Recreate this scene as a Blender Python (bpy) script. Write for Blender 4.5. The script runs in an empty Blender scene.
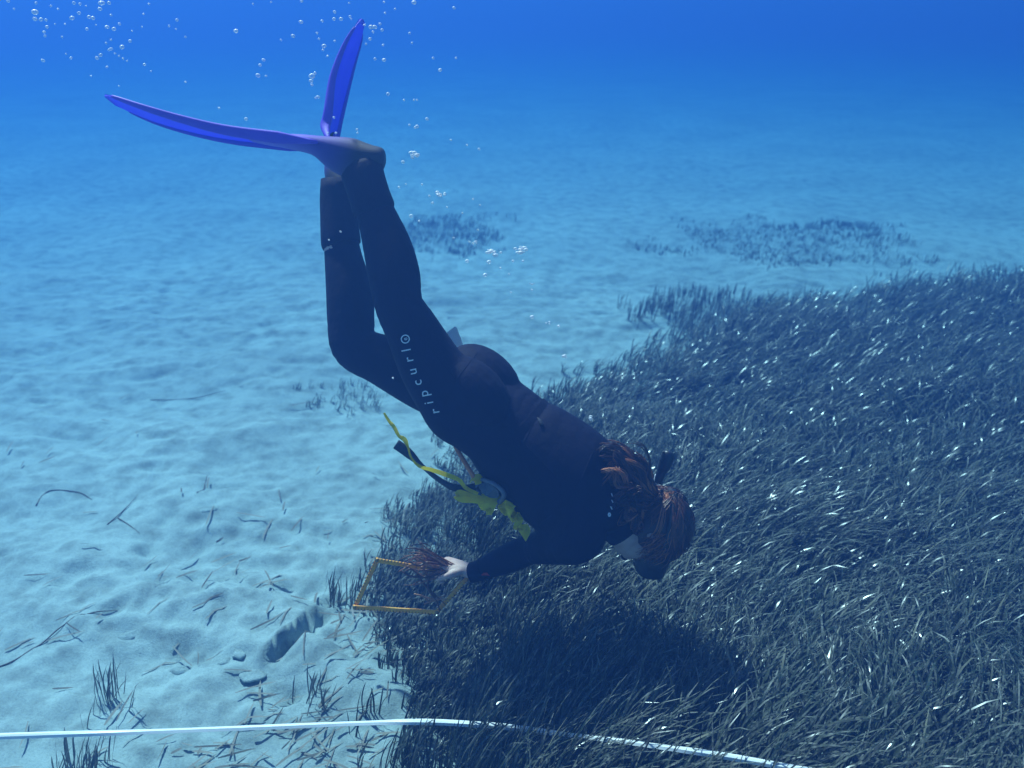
import bpy, bmesh, math, random
import numpy as np
from mathutils import Vector, Matrix
from mathutils.bvhtree import BVHTree

random.seed(7)
RNG = np.random.default_rng(11)
SC = bpy.context.scene
COL = SC.collection

# ------------------------------------------------------------------ camera
F_PX = 983.0
PITCH = math.radians(22.0)
CAM_H = 2.0
cam_data = bpy.data.cameras.new('camera')
cam_data.sensor_width = 36.0
cam_data.lens = F_PX * 36.0 / 1024.0
cam_data.clip_start = 0.05
cam_data.clip_end = 400.0
cam_data.dof.use_dof = True
cam_data.dof.focus_distance = 2.75
cam_data.dof.aperture_fstop = 3.0
cam = bpy.data.objects.new('camera', cam_data)
cam.location = (0, 0, CAM_H)
cam.rotation_euler = (math.pi / 2 - PITCH, 0, 0)
COL.objects.link(cam)
SC.camera = cam

# ------------------------------------------------------------------ daylight
SUN_TO = Vector((-0.32, 0.50, 0.82)).normalized()      # towards the sun
SUN_EL = math.asin(SUN_TO.z)
SUN_AZ = math.atan2(SUN_TO.x, SUN_TO.y)
world = bpy.data.worlds.new('World')
SC.world = world
world.use_nodes = True
wn = world.node_tree.nodes
wl = world.node_tree.links
wn.clear()
w_out = wn.new('ShaderNodeOutputWorld')
w_bg = wn.new('ShaderNodeBackground')
w_sky = wn.new('ShaderNodeTexSky')
w_sky.sky_type = 'NISHITA'
w_sky.sun_disc = False
w_sky.sun_elevation = SUN_EL
w_sky.sun_rotation = SUN_AZ
w_bg.inputs['Strength'].default_value = 0.08
wl.new(w_sky.outputs['Color'], w_bg.inputs['Color'])
wl.new(w_bg.outputs['Background'], w_out.inputs['Surface'])

sun_data = bpy.data.lights.new('sun', 'SUN')
sun_data.energy = 4.8
sun_data.angle = math.radians(2.0)
sun_data.color = (1.0, 0.95, 0.90)
sun = bpy.data.objects.new('sun', sun_data)
sun.location = (-4, 5, 12)
sun.rotation_euler = SUN_TO.to_track_quat('Z', 'Y').to_euler()
COL.objects.link(sun)

SC.view_settings.view_transform = 'Standard'
SC.view_settings.look = 'None'
SC.view_settings.gamma = 1.0
SC.view_settings.exposure = 0.85
SC.render.engine = 'CYCLES'
cy = SC.cycles
cy.max_bounces = 6
cy.diffuse_bounces = 2
cy.glossy_bounces = 2
cy.transmission_bounces = 4
cy.transparent_max_bounces = 8
cy.volume_bounces = 2
cy.use_denoising = True
cy.caustics_reflective = False
cy.caustics_refractive = False
cy.sample_clamp_indirect = 4.0

# ------------------------------------------------------------------ helpers
FWD = Vector((0, math.cos(PITCH), -math.sin(PITCH)))
RIGHT = Vector((1, 0, 0))
UP = Vector((0, math.sin(PITCH), math.cos(PITCH)))
CAM = Vector((0, 0, CAM_H))


def ray(px, py):
    return FWD + RIGHT * ((px - 512.0) / F_PX) + UP * ((384.0 - py) / F_PX)


def at(px, py, depth):
    """World point seen at a photo pixel, `depth` metres away along the view axis."""
    return CAM + ray(px, py) * depth


def ground_at(px, py, z=0.0):
    r = ray(px, py)
    t = (CAM_H - z) / -r.z
    return CAM + r * t


def tag(o, label=None, cat=None, group=None, kind=None):
    if label: o['label'] = label
    if cat: o['category'] = cat
    if group: o['group'] = group
    if kind: o['kind'] = kind
    return o


def empty(name, loc=(0, 0, 0)):
    o = bpy.data.objects.new(name, None)
    o.empty_display_size = 0.05
    o.location = loc
    COL.objects.link(o)
    return o


def mesh_obj(name, verts, faces, mat=None, parent=None, smooth=True):
    me = bpy.data.meshes.new(name)
    me.from_pydata([tuple(v) for v in verts], [], [tuple(f) for f in faces])
    me.update()
    if smooth:
        me.polygons.foreach_set('use_smooth', [True] * len(me.polygons))
    if mat: me.materials.append(mat)
    o = bpy.data.objects.new(name, me)
    COL.objects.link(o)
    if parent is not None: put_under(o, parent)
    return o


def put_under(o, parent):
    """Parent while keeping the mesh where it was built (world coordinates)."""
    o.parent = parent
    m = Matrix.Identity(4)
    p = parent
    while p is not None:
        m = p.matrix_basis @ m if p.matrix_parent_inverse == Matrix.Identity(4) else p.matrix_basis @ m
        p = None if p.parent is None else None
    root = parent
    while root.parent is not None: root = root.parent
    if parent is root:
        o.matrix_parent_inverse = Matrix.Translation(-Vector(root.location))
    return o


def big_mesh(name, V, quads, mat, attrs=None, smooth=True):
    """Fast numpy mesh of quads."""
    me = bpy.data.meshes.new(name)
    nv, nf = len(V), len(quads)
    me.vertices.add(nv)
    me.vertices.foreach_set('co', np.asarray(V, np.float32).ravel())
    me.loops.add(nf * 4)
    me.loops.foreach_set('vertex_index', np.asarray(quads, np.int32).ravel())
    me.polygons.add(nf)
    me.polygons.foreach_set('loop_start', np.arange(0, nf * 4, 4, dtype=np.int32))
    me.polygons.foreach_set('use_smooth', np.full(nf, smooth, bool))
    for k, a in (attrs or {}).items():
        at_ = me.attributes.new(k, 'FLOAT', 'POINT')
        at_.data.foreach_set('value', np.asarray(a, np.float32))
    me.update(calc_edges=True)
    me.validate()
    me.materials.append(mat)
    o = bpy.data.objects.new(name, me)
    COL.objects.link(o)
    return o


def _hash(ix, iy, seed):
    n = (ix.astype(np.int64) * 374761393 + iy.astype(np.int64) * 668265263 + seed * 974711) & 0x7fffffff
    n = ((n ^ (n >> 13)) * 1274126177) & 0x7fffffff
    n = (n ^ (n >> 16)) & 0x7fffffff
    return n / float(0x7fffffff)


def noise2(x, y, seed=0):
    """Gradient noise in about -1..1."""
    x = np.asarray(x, float); y = np.asarray(y, float)
    ix, iy = np.floor(x), np.floor(y)
    fx, fy = x - ix, y - iy
    u = fx * fx * fx * (fx * (fx * 6 - 15) + 10)
    v = fy * fy * fy * (fy * (fy * 6 - 15) + 10)

    def g(dx, dy):
        a = _hash(ix + dx, iy + dy, seed) * 2 * math.pi
        return np.cos(a) * (fx - dx) + np.sin(a) * (fy - dy)
    n0 = g(0, 0) * (1 - u) + g(1, 0) * u
    n1 = g(0, 1) * (1 - u) + g(1, 1) * u
    return (n0 * (1 - v) + n1 * v) * 1.5


def smoothstep(a, b, x):
    t = np.clip((x - a) / (b - a), 0, 1)
    return t * t * (3 - 2 * t)


class Mat:
    def __init__(self, name):
        self.m = bpy.data.materials.new(name)
        self.m.use_nodes = True
        self.n = self.m.node_tree.nodes
        self.l = self.m.node_tree.links
        self.b = self.n['Principled BSDF']

    def new(self, t, **kw):
        nd = self.n.new(t)
        for k, v in kw.items():
            if k in nd.inputs: nd.inputs[k].default_value = v
            else: setattr(nd, k, v)
        return nd

    def link(self, a, b): self.l.new(a, b)

    def noise(self, scale, detail=4, coord='Object', rough=0.55, stretch=None):
        tc = self.new('ShaderNodeTexCoord')
        nz = self.new('ShaderNodeTexNoise', Scale=scale, Detail=detail, Roughness=rough)
        src = tc.outputs[coord]
        if stretch:
            mp = self.new('ShaderNodeMapping')
            mp.inputs['Scale'].default_value = stretch
            self.link(src, mp.inputs['Vector']); src = mp.outputs['Vector']
        self.link(src, nz.inputs['Vector'])
        return nz

    def ramp(self, fac, stops):
        r = self.new('ShaderNodeValToRGB')
        e = r.color_ramp.elements
        while len(e) < len(stops): e.new(0.5)
        for el, (p, c) in zip(e, stops):
            el.position = p
            el.color = (*c, 1) if len(c) == 3 else c
        self.link(fac, r.inputs['Fac'])
        return r

    def bump(self, height, strength=0.3, dist=0.01):
        b = self.new('ShaderNodeBump', Strength=strength, Distance=dist)
        self.link(height, b.inputs['Height'])
        self.link(b.outputs['Normal'], self.b.inputs['Normal'])
        return b

    def set(self, **kw):
        for k, v in kw.items():
            self.b.inputs[k.replace('_', ' ')].default_value = v
        return self


def simple_mat(name, c1, c2, scale=30, rough=0.5, spec=0.5, bump=0.2, dist=0.002, **kw):
    M = Mat(name)
    nz = M.noise(scale)
    r = M.ramp(nz.outputs['Fac'], [(0.3, c1), (0.7, c2)])
    M.link(r.outputs['Color'], M.b.inputs['Base Color'])
    M.set(Roughness=rough)
    M.b.inputs['Specular IOR Level'].default_value = spec
    if bump: M.bump(nz.outputs['Fac'], bump, dist)
    for k, v in kw.items(): M.b.inputs[k.replace('_', ' ')].default_value = v
    return M.m


# ------------------------------------------------------------------ sea water
haze_mat = bpy.data.materials.new('sea_water_haze')
haze_mat.use_nodes = True
hn = haze_mat.node_tree.nodes
hl = haze_mat.node_tree.links
hn.clear()
h_out = hn.new('ShaderNodeOutputMaterial')
h_vol = hn.new('ShaderNodeVolumePrincipled')
h_vol.inputs['Color'].default_value = (0.018,0.055,0.162, 1)
h_vol.inputs['Absorption Color'].default_value = (0.14,0.475,0.70, 1)
h_vol.inputs['Density'].default_value = 0.30
h_vol.inputs['Anisotropy'].default_value = 0.48
hl.new(h_vol.outputs['Volume'], h_out.inputs['Volume'])
X0, X1, Y0, Y1, Z0, Z1 = -64, 64, -14, 74, -1.6, 2.75
haze = mesh_obj('haze', [(x, y, z) for z in (Z0, Z1) for y in (Y0, Y1) for x in (X0, X1)],
                [(0, 2, 3, 1), (4, 5, 7, 6), (0, 1, 5, 4), (2, 6, 7, 3), (0, 4, 6, 2), (1, 3, 7, 5)], haze_mat, smooth=False)
tag(haze, kind='stuff')

# ------------------------------------------------------------------ seabed
def axis_coords(lo, a, b, hi, step, grow=1.13):
    mid = list(np.arange(a, b, step))
    left, s, x = [], step, a
    while x > lo:
        s *= grow; x -= s; left.append(max(x, lo))
    right, s, x = [], step, mid[-1]
    while x < hi:
        s *= grow; x += s; right.append(min(x, hi))
    return np.array(left[::-1] + mid + right)


GROOVE = [ground_at(266, 662), ground_at(290, 640), ground_at(320, 612)]
RUB = ground_at(255, 655)
MOUNDS = []
for (px, py, r, h) in ((55, 565, .24, .035), (110, 610, .20, .02), (200, 520, .22, .03), (330, 350, .5, .03), (140, 450, .3, .03),
                       (255, 600, .22, .035), (35, 490, .25, .03), (250, 430, .35, .04), (120, 560, .2, .03), (185, 600, .16, .02),
                       (340, 700, .16, .03), (395, 680, .12, .03), (310, 655, .10, .025), (253, 668, .07, .012), (238, 650, .06, .012)):
    g = ground_at(px, py)
    MOUNDS.append((g.x, g.y, r, h))


def seabed_z(x, y):
    x = np.asarray(x, float); y = np.asarray(y, float)
    z = 0.040 * noise2(x * .55 + 3.1, y * .55, 1)
    wx = x + .16 * noise2(x * 1.3, y * 1.3, 21); wy = y + .16 * noise2(x * 1.3 + 9, y * 1.3, 22)
    near = np.exp(-np.maximum(0, y - 8) / 5) * np.exp(-np.maximum(0, np.abs(x) - 3.6) / 5)
    z = z + near * 0.034 * noise2(wx * 1.7, wy * 2.6, 2)
    b = noise2(wx * 3.2 + 7, wy * 4.6, 3)
    z = z + near * (0.017 * (np.abs(b) ** 0.8) - 0.007)
    z = z + near ** 3 * 0.008 * noise2(wx * 8.5, wy * 11.0, 4)
    lumps = smoothstep(.25, .75, noise2(x * 1.1 + 40, y * 1.1, 6))
    rub = np.exp(-(((x - RUB.x) / .85) ** 2 + ((y - RUB.y - .25) / .85) ** 2))           # rubbly ground by the eroded bank
    z = z + near ** 4 * (0.004 + .010 * lumps + .010 * rub) * noise2(x * 17, y * 17, 5) + near * rub * (.022 * noise2(wx * 7, wy * 8, 25) + .008 * noise2(x * 27, y * 27, 26))
    # little scour pits
    p = noise2(wx * 4.1 + 50, wy * 5.2, 8)
    z = z - 0.022 * smoothstep(.45, .8, p)
    for (mx, my, r, h) in MOUNDS:
        d2 = ((x - mx) ** 2 + (y - my) ** 2) / (r * r)
        z = z + h * np.exp(-d2 * 1.6)
    # the eroded scarp with its trench
    a, c = GROOVE[0], GROOVE[2]
    dx, dy = c.x - a.x, c.y - a.y
    L = math.hypot(dx, dy); dx /= L; dy /= L
    t = (x - a.x) * dx + (y - a.y) * dy
    s = (x - a.x) * dy - (y - a.y) * dx            # positive = right of the scarp
    s = s + .010 * noise2(t * 9, s * 2, 9) - .02 * np.sin(np.clip(t / L, 0, 1) * math.pi)
    along = smoothstep(-.05, .05, t) * (1 - smoothstep(L - .09, L + .06, t))
    bank = .040 * np.exp(-(np.minimum(s, 0) / .14) ** 2) * along * (1 - smoothstep(-.006, .014, s))
    trench = -.050 * smoothstep(-.003, .014, s) * (1 - smoothstep(.034, .062, s)) * along
    z = z + bank + trench
    return z


def sand_material():
    M = Mat('rippled_sand')
    big = M.noise(0.9, 5)
    mid = M.noise(9, 6, rough=.65)
    fine = M.noise(140, 6, rough=.7)
    grit = M.noise(420, 3, rough=.7)
    r1 = M.ramp(big.outputs['Fac'], [(.3, (.29, .38, .38)), (.7, (.39, .50, .49))])
    r2 = M.ramp(mid.outputs['Fac'], [(.30, (.48, .47, .46)), (.56, (1, 1, 1))])
    r3 = M.ramp(fine.outputs['Fac'], [(.28, (.62, .60, .57)), (.5, (.96, .96, .96)), (.75, (1.12, 1.12, 1.1))])
    m1 = M.new('ShaderNodeMixRGB', blend_type='MULTIPLY'); m1.inputs['Fac'].default_value = .8
    m2 = M.new('ShaderNodeMixRGB', blend_type='MULTIPLY'); m2.inputs['Fac'].default_value = .7
    M.link(r1.outputs['Color'], m1.inputs['Color1']); M.link(r2.outputs['Color'], m1.inputs['Color2'])
    M.link(m1.outputs['Color'], m2.inputs['Color1']); M.link(r3.outputs['Color'], m2.inputs['Color2'])
    M.link(m2.outputs['Color'], M.b.inputs['Base Color'])
    M.set(Roughness=.95)
    M.b.inputs['Specular IOR Level'].default_value = .1
    add = M.new('ShaderNodeMath', operation='MULTIPLY_ADD')
    add.inputs[1].default_value = .35
    M.link(grit.outputs['Fac'], add.inputs[0]); M.link(fine.outputs['Fac'], add.inputs[2])
    add2 = M.new('ShaderNodeMath', operation='MULTIPLY_ADD'); add2.inputs[1].default_value = 2.2
    M.link(mid.outputs['Fac'], add2.inputs[0]); M.link(add.outputs[0], add2.inputs[2])
    M.bump(add2.outputs[0], .45, .010)
    return M.m


SAND = sand_material()
gx = axis_coords(-62, -3.0, 2.6, 62, .017)
gy = axis_coords(-12, 1.5, 7.0, 72, .018)
GX, GY = np.meshgrid(gx, gy)
GZ = seabed_z(GX, GY)
nx, ny = len(gx), len(gy)
idx = np.arange(nx * ny).reshape(ny, nx)
quads = np.stack([idx[:-1, :-1], idx[:-1, 1:], idx[1:, 1:], idx[1:, :-1]], -1).reshape(-1, 4)
seabed = big_mesh('sandy_seabed', np.stack([GX, GY, GZ], -1).reshape(-1, 3), quads, SAND)
tag(seabed, kind='structure')


def zb(x, y):
    return float(seabed_z(np.array([x]), np.array([y]))[0])

# ------------------------------------------------------------------ seagrass
def leaf_material(name, dark, mid, pale, rough=.27):
    M = Mat(name)
    at1 = M.new('ShaderNodeAttribute', attribute_name='tone')
    at2 = M.new('ShaderNodeAttribute', attribute_name='along')
    r = M.ramp(at1.outputs['Fac'], [(.0, dark), (.5, mid), (.74, mid), (.80, tuple(min(v * w, max(v, .085)) for v, w in zip(mid, (1.9, 1.15, .9)))), (.92, mid), (1.0, pale)])
    nz = M.noise(55, 4)
    epi = M.new('ShaderNodeMath', operation='MULTIPLY')            # pale growth crusting the old tips
    e1 = M.ramp(at2.outputs['Fac'], [(.45, (0, 0, 0)), (.95, (1, 1, 1))])
    e2 = M.ramp(nz.outputs['Fac'], [(.48, (0, 0, 0)), (.60, (1, 1, 1))])
    M.link(e1.outputs['Color'], epi.inputs[0]); M.link(e2.outputs['Color'], epi.inputs[1])
    mx = M.new('ShaderNodeMixRGB'); mx.inputs['Color2'].default_value = (.34, .33, .28, 1)
    sc = M.new('ShaderNodeMath', operation='MULTIPLY'); sc.inputs[1].default_value = .5
    M.link(epi.outputs[0], sc.inputs[0]); M.link(sc.outputs[0], mx.inputs['Fac'])
    M.link(r.outputs['Color'], mx.inputs['Color1'])
    M.link(mx.outputs['Color'], M.b.inputs['Base Color'])
    gl = M.new('ShaderNodeMapRange'); gl.inputs['From Min'].default_value = .42; gl.inputs['From Max'].default_value = .76
    gl.inputs['To Min'].default_value = .75; gl.inputs['To Max'].default_value = rough
    fr = M.new('ShaderNodeMath', operation='FRACT'); mu = M.new('ShaderNodeMath', operation='MULTIPLY'); mu.inputs[1].default_value = 37.0
    M.link(at1.outputs['Fac'], mu.inputs[0]); M.link(mu.outputs[0], fr.inputs[0])       # old leaves are furred and matt, clean ones shine
    M.link(fr.outputs[0], gl.inputs['Value']); M.link(gl.outputs['Result'], M.b.inputs['Roughness'])
    M.b.inputs['Specular IOR Level'].default_value = .6
    tr = M.new('ShaderNodeBsdfTranslucent')
    ms = M.new('ShaderNodeMixShader'); ms.inputs[0].default_value = .22
    M.link(mx.outputs['Color'], tr.inputs['Color'])
    M.link(M.b.outputs[0], ms.inputs[1]); M.link(tr.outputs[0], ms.inputs[2])
    M.link(ms.outputs[0], M.n['Material Output'].inputs['Surface'])
    return M.m


LEAF = leaf_material('seagrass_leaf', (.014, .018, .013), (.028, .044, .022), (.19, .18, .11))
LITTER = leaf_material('dead_leaf', (.14, .13, .11), (.25, .24, .20), (.38, .36, .32), .75)
HAZE_PALED = leaf_material('haze_paled_leaf', (.15, .18, .16), (.24, .28, .25), (.32, .33, .29), .9)  # distant patches: water haze put into the leaf colour as a paler tone
DUSTY_HAZED = leaf_material('dusty_hazed_leaf', (.07, .085, .07), (.14, .155, .13), (.26, .26, .22), .6)  # sediment dust plus some water haze, both put into the pale leaf colour


def blades(base, length, lean0, lean1, az, width, roll, tone, segs=6):
    """Ribbon leaves. base (n,3); lean angles from the vertical at foot and tip; az = heading of the bend."""
    n = len(base)
    t = np.linspace(0, 1, segs + 1)
    th = lean0[:, None] + (lean1 - lean0)[:, None] * t[None, :] ** 2.1
    ds = length[:, None] / segs
    hx = np.sin(th); hz = np.cos(th)
    r = np.concatenate([np.zeros((n, 1)), np.cumsum((hx[:, :-1] + hx[:, 1:]) / 2 * ds, 1)], 1)
    z = np.concatenate([np.zeros((n, 1)), np.cumsum((hz[:, :-1] + hz[:, 1:]) / 2 * ds, 1)], 1)
    wob = (az[:, None] + .35 * np.sin(t[None, :] * 3.0 + roll[:, None] * 5) * t[None, :])
    ca, sa = np.cos(az)[:, None], np.sin(az)[:, None]
    side = .06 * length[:, None] * np.sin(t[None, :] * 2.6 + roll[:, None] * 4)
    px = base[:, 0:1] + r * ca - side * sa * .6
    py = base[:, 1:2] + r * sa + side * ca * .6
    pz = base[:, 2:3] + z
    P = np.stack([px, py, pz], -1)
    # width vector: horizontal normal to the bend, rolled about the leaf
    wv = np.stack([-np.sin(wob), np.cos(wob), np.zeros_like(wob)], -1)
    tang = np.stack([hx * ca, hx * sa, hz], -1)
    nrm = np.cross(tang, wv)
    ro = (roll[:, None] * (1 - .5 * t[None, :]))[..., None]
    wv = wv * np.cos(ro) + nrm * np.sin(ro)
    prof = np.interp(t, [0, .12, .75, .93, 1], [.55, 1, 1, .75, .18])
    w = (width[:, None] * prof[None, :] / 2)[..., None]
    V = np.stack([P - wv * w, P + wv * w], 2).reshape(n * (segs + 1) * 2, 3)
    k = np.arange(n)[:, None] * ((segs + 1) * 2) + np.arange(segs)[None, :] * 2
    Q = np.stack([k, k + 1, k + 3, k + 2], -1).reshape(-1, 4)
    tn = np.repeat(tone, (segs + 1) * 2)
    al = np.tile(np.repeat(t, 2), n)
    return V, Q, tn, al


def in_poly(x, y, poly):
    inside = np.zeros(len(x), bool)
    n = len(poly)
    for i in range(n):
        x1, y1 = poly[i]; x2, y2 = poly[(i + 1) % n]
        c = ((y1 > y) != (y2 > y)) & (x < (x2 - x1) * (y - y1) / (y2 - y1 + 1e-12) + x1)
        inside ^= c
    return inside


def poly_dist(x, y, poly):
    d = np.full(len(x), 1e9)
    n = len(poly)
    for i in range(n):
        x1, y1 = poly[i]; x2, y2 = poly[(i + 1) % n]
        dx, dy = x2 - x1, y2 - y1
        t = np.clip(((x - x1) * dx + (y - y1) * dy) / (dx * dx + dy * dy), 0, 1)
        d = np.minimum(d, np.hypot(x - x1 - t * dx, y - y1 - t * dy))
    return d


MEADOW_PX = [(398, 960), (384, 800), (396, 740), (392, 690), (386, 640), (388, 605), (376, 575), (384, 540), (404, 505), (436, 464), (490, 424),
             (545, 396), (600, 376), (650, 350), (695, 332), (750, 316), (830, 305), (900, 296), (960, 288), (1030, 281), (1200, 276), (1420, 272)]
MEADOW = [(g.x, g.y) for g in (ground_at(*p) for p in MEADOW_PX)]
MEADOW += [(9.0, 6.0), (6.0, 1.2)]


def shoots(x, y, per, short=1.0, upright=None):
    """Tufts of leaves standing at x, y."""
    n = len(x)
    k = RNG.integers(per[0], per[1] + 1, n)
    X = np.repeat(x, k); Y = np.repeat(y, k)
    m = len(X)
    base = np.stack([X + RNG.normal(0, .010, m), Y + RNG.normal(0, .010, m), seabed_z(X, Y) - .012], -1)
    field = noise2(X * 1.1 + 5, Y * 1.1, 31)
    field2 = noise2(X * 2.9 + 15, Y * 2.9, 32)
    hgt = .27 * (1 + .30 * noise2(X * .8, Y * .8 + 60, 33)) * short
    length = hgt * RNG.uniform(.65, 1.25, m)
    sway = smoothstep(-.5, 1.2, X) if upright is None else np.full(m, 1 - upright)
    lean0 = .10 + .30 * sway + RNG.normal(0, .15, m)
    lean1 = .95 + .95 * sway + .45 * field + RNG.normal(0, .42, m)
    if upright is not None: lean1 = .25 + .5 * (1 - upright) + RNG.normal(0, .30, m)
    az = .45 + .75 * field + .45 * field2 + RNG.normal(0, .55, m)
    width = RNG.uniform(.0038, .0064, m)
    roll = RNG.normal(0, .5, m)
    tone = np.clip(RNG.beta(2, 2.6, m) * .95 + .18 * field2, 0, .93)
    tone[RNG.random(m) < .03] = 1.0
    return base, length, lean0, lean1, az, width, roll, tone


def scatter(poly, dens_near, dens_far, edge=.14):
    xs = [p[0] for p in poly]; ys = [p[1] for p in poly]
    x0, x1, y0, y1 = min(xs) - .3, max(xs), max(min(ys) - .3, 1.2), max(ys) + .3
    n = int((x1 - x0) * (y1 - y0) * dens_near)
    x = RNG.uniform(x0, x1, n); y = RNG.uniform(y0, y1, n)
    keep = x < (y * .62 + .9)                              # what the frame and a step aside can see
    x, y = x[keep], y[keep]
    inside = in_poly(x, y, poly)
    d = poly_dist(x, y, poly) * np.where(inside, 1, -1)
    d = d + .10 * noise2(x * 2.2, y * 2.2, 41) + .06 * noise2(x * 6, y * 6, 42)
    ed = np.interp(y, [2.5, 3.1, 3.9, 4.5, 6], [.07, .12, .14, edge, edge * 2])
    pr = smoothstep(-ed * .6, ed, d) * (.72 + .28 * smoothstep(-.35, .1, noise2(x * 1.9 + 3, y * 1.9, 43)))
    pr *= np.interp(y, [2, 3.5, 6, 9], [1, 1, dens_far / dens_near * 1.4, dens_far / dens_near])
    keep = RNG.random(len(x)) < pr
    return x[keep], y[keep], d[keep]


mx_, my_, md_ = scatter(MEADOW, 1000, 460, .26)
short = .42 + .58 * smoothstep(-.1, .5, md_)
_qg = ground_at(425, 655)
_ex = np.exp(-(((mx_ - _qg.x) / .30) ** 2 + ((my_ - _qg.y) / .42) ** 2) ** 2) > .2          # cropped short but thick around the frame
for _k in range(3):
    mx_ = np.concatenate([mx_, mx_[:len(_ex)][_ex] + RNG.normal(0, .025, _ex.sum())]); my_ = np.concatenate([my_, my_[:len(_ex)][_ex] + RNG.normal(0, .025, _ex.sum())]); md_ = np.concatenate([md_, md_[:len(_ex)][_ex]]); short = np.concatenate([short, short[:len(_ex)][_ex]])
short *= 1 - .56 * np.exp(-(((mx_ - _qg.x) / .30) ** 2 + ((my_ - _qg.y) / .42) ** 2) ** 2)
short *= 1 - .45 * np.exp(-(((mx_ + .42) / .45) ** 2 + ((my_ - 3.75) / .55) ** 2))     # thin young growth by the quadrat


def grow(name, x, y, per, shortness, upright=None, segs=7, mat=None):
    groups = []
    V0 = 0
    Vs, Qs, Ts, As = [], [], [], []
    b = np.digitize(shortness, [.28, .42, .58, .75])
    for g in range(5):
        s = b == g
        if not s.any(): continue
        V, Q, T, A = blades(*shoots(x[s], y[s], per, float(np.mean(shortness[s])), upright), segs=segs)
        Vs.append(V); Qs.append(Q + V0); Ts.append(T); As.append(A); V0 += len(V)
    return big_mesh(name, np.concatenate(Vs), np.concatenate(Qs), mat or LEAF,
                    {'tone': np.concatenate(Ts), 'along': np.concatenate(As)})


young = (md_ < .30) & (mx_ < .02) & (my_ > 2.75)               # thin left fringe, its leaves paled to carry water haze in their colour
meadow = grow('seagrass_meadow', mx_[~young], my_[~young], (3, 6), short[~young])
fringe = grow('young_seagrass', np.concatenate([mx_[young], mx_[young] + RNG.normal(0, .03, young.sum())]), np.concatenate([my_[young], my_[young] + RNG.normal(0, .03, young.sum())]), (3, 5), np.tile(short[young] * .8, 2), mat=DUSTY_HAZED)
tag(fringe, kind='stuff')
tag(meadow, kind='stuff')
print('leaf faces', len(meadow.data.polygons))


def patch(px, py, rx, ry, dens, shortness, name, upright=.6, segs=4, per=(2, 5), mat=None):
    g = ground_at(px, py)
    n = int(4 * rx * ry * dens)
    x = RNG.uniform(-1.3, 1.3, n); y = RNG.uniform(-1.3, 1.3, n)
    d = 1 - np.hypot(x, y) + .55 * noise2(x * 2.1 + px, y * 2.1, 51) + .3 * noise2(x * 5 + px, y * 5, 52)
    k = RNG.random(n) < smoothstep(-.05, .5, d)
    x, y, d = g.x + x[k] * rx, g.y + y[k] * ry, d[k]
    return grow(name, x, y, per, np.full(len(x), shortness), upright, segs, mat or DUSTY_HAZED)

# ------------------------------------------------------------------ the snorkeller
def cv(x, y, z):
    return CAM + RIGHT * x + UP * y + FWD * z


def cdir(x, y, z):
    return (RIGHT * x + UP * y + FWD * z).normalized()


def catmull(P, n):
    P = np.asarray(P, float)
    Q = np.vstack([2 * P[0] - P[1], P, 2 * P[-1] - P[-2]])
    out = []
    m = len(P) - 1
    for k in range(n + 1):
        s = k / n * m
        i = min(int(s), m - 1); t = s - i
        p0, p1, p2, p3 = Q[i], Q[i + 1], Q[i + 2], Q[i + 3]
        out.append(.5 * (2 * p1 + (p2 - p0) * t + (2 * p0 - 5 * p1 + 4 * p2 - p3) * t * t + (3 * p1 - p0 - 3 * p2 + p3) * t ** 3))
    return np.array(out)


def loft(stations, n=None, sides=20, power=1.0):
    """stations: (centre, ru, rv, uvec). Closed tube of elliptical sections. Returns verts, faces."""
    C = [list(s[0]) + [s[1], s[2]] + list(s[3]) for s in stations]
    n = n or (len(stations) - 1) * 4
    R = catmull(C, n)
    V, Fc = [], []
    for i in range(n + 1):
        a, b = R[max(i - 1, 0)], R[min(i + 1, n)]
        t = Vector(b[:3] - a[:3]).normalized()
        u = Vector(R[i][5:8]); u = (u - t * u.dot(t)).normalized()
        v = t.cross(u)
        c = Vector(R[i][:3])
        for k in range(sides):
            an = 2 * math.pi * k / sides
            ca, sa = math.cos(an), math.sin(an)
            if power != 1.0:
                ca = math.copysign(abs(ca) ** power, ca); sa = math.copysign(abs(sa) ** power, sa)
            V.append(c + u * (ca * R[i][3]) + v * (sa * R[i][4]))
    for i in range(n):
        for k in range(sides):
            k2 = (k + 1) % sides
            Fc.append((i * sides + k, i * sides + k2, (i + 1) * sides + k2, (i + 1) * sides + k))
    for ring, rev in ((0, True), (n, False)):
        c = sum((V[ring * sides + k] for k in range(sides)), Vector()) / sides
        V.append(c); ci = len(V) - 1
        for k in range(sides):
            k2 = (k + 1) % sides
            a, b = ring * sides + k, ring * sides + k2
            Fc.append((b, a, ci) if rev else (a, b, ci))
    return V, Fc


def ellipsoid(c, ax, nu=20, nv=12):
    """ax: three scaled axis vectors."""
    V, Fc = [], []
    for j in range(nv + 1):
        th = math.pi * j / nv
        for i in range(nu):
            ph = 2 * math.pi * i / nu
            V.append(c + ax[0] * (math.sin(th) * math.cos(ph)) + ax[1] * (math.sin(th) * math.sin(ph)) + ax[2] * math.cos(th))
    for j in range(nv):
        for i in range(nu):
            i2 = (i + 1) % nu
            Fc.append((j * nu + i, (j + 1) * nu + i, (j + 1) * nu + i2, j * nu + i2))
    return V, Fc


class Join:
    def __init__(self): self.V, self.F = [], []

    def add(self, vf):
        o = len(self.V)
        self.V += [Vector(v) for v in vf[0]]
        self.F += [tuple(i + o for i in f) for f in vf[1]]
        return self


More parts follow.
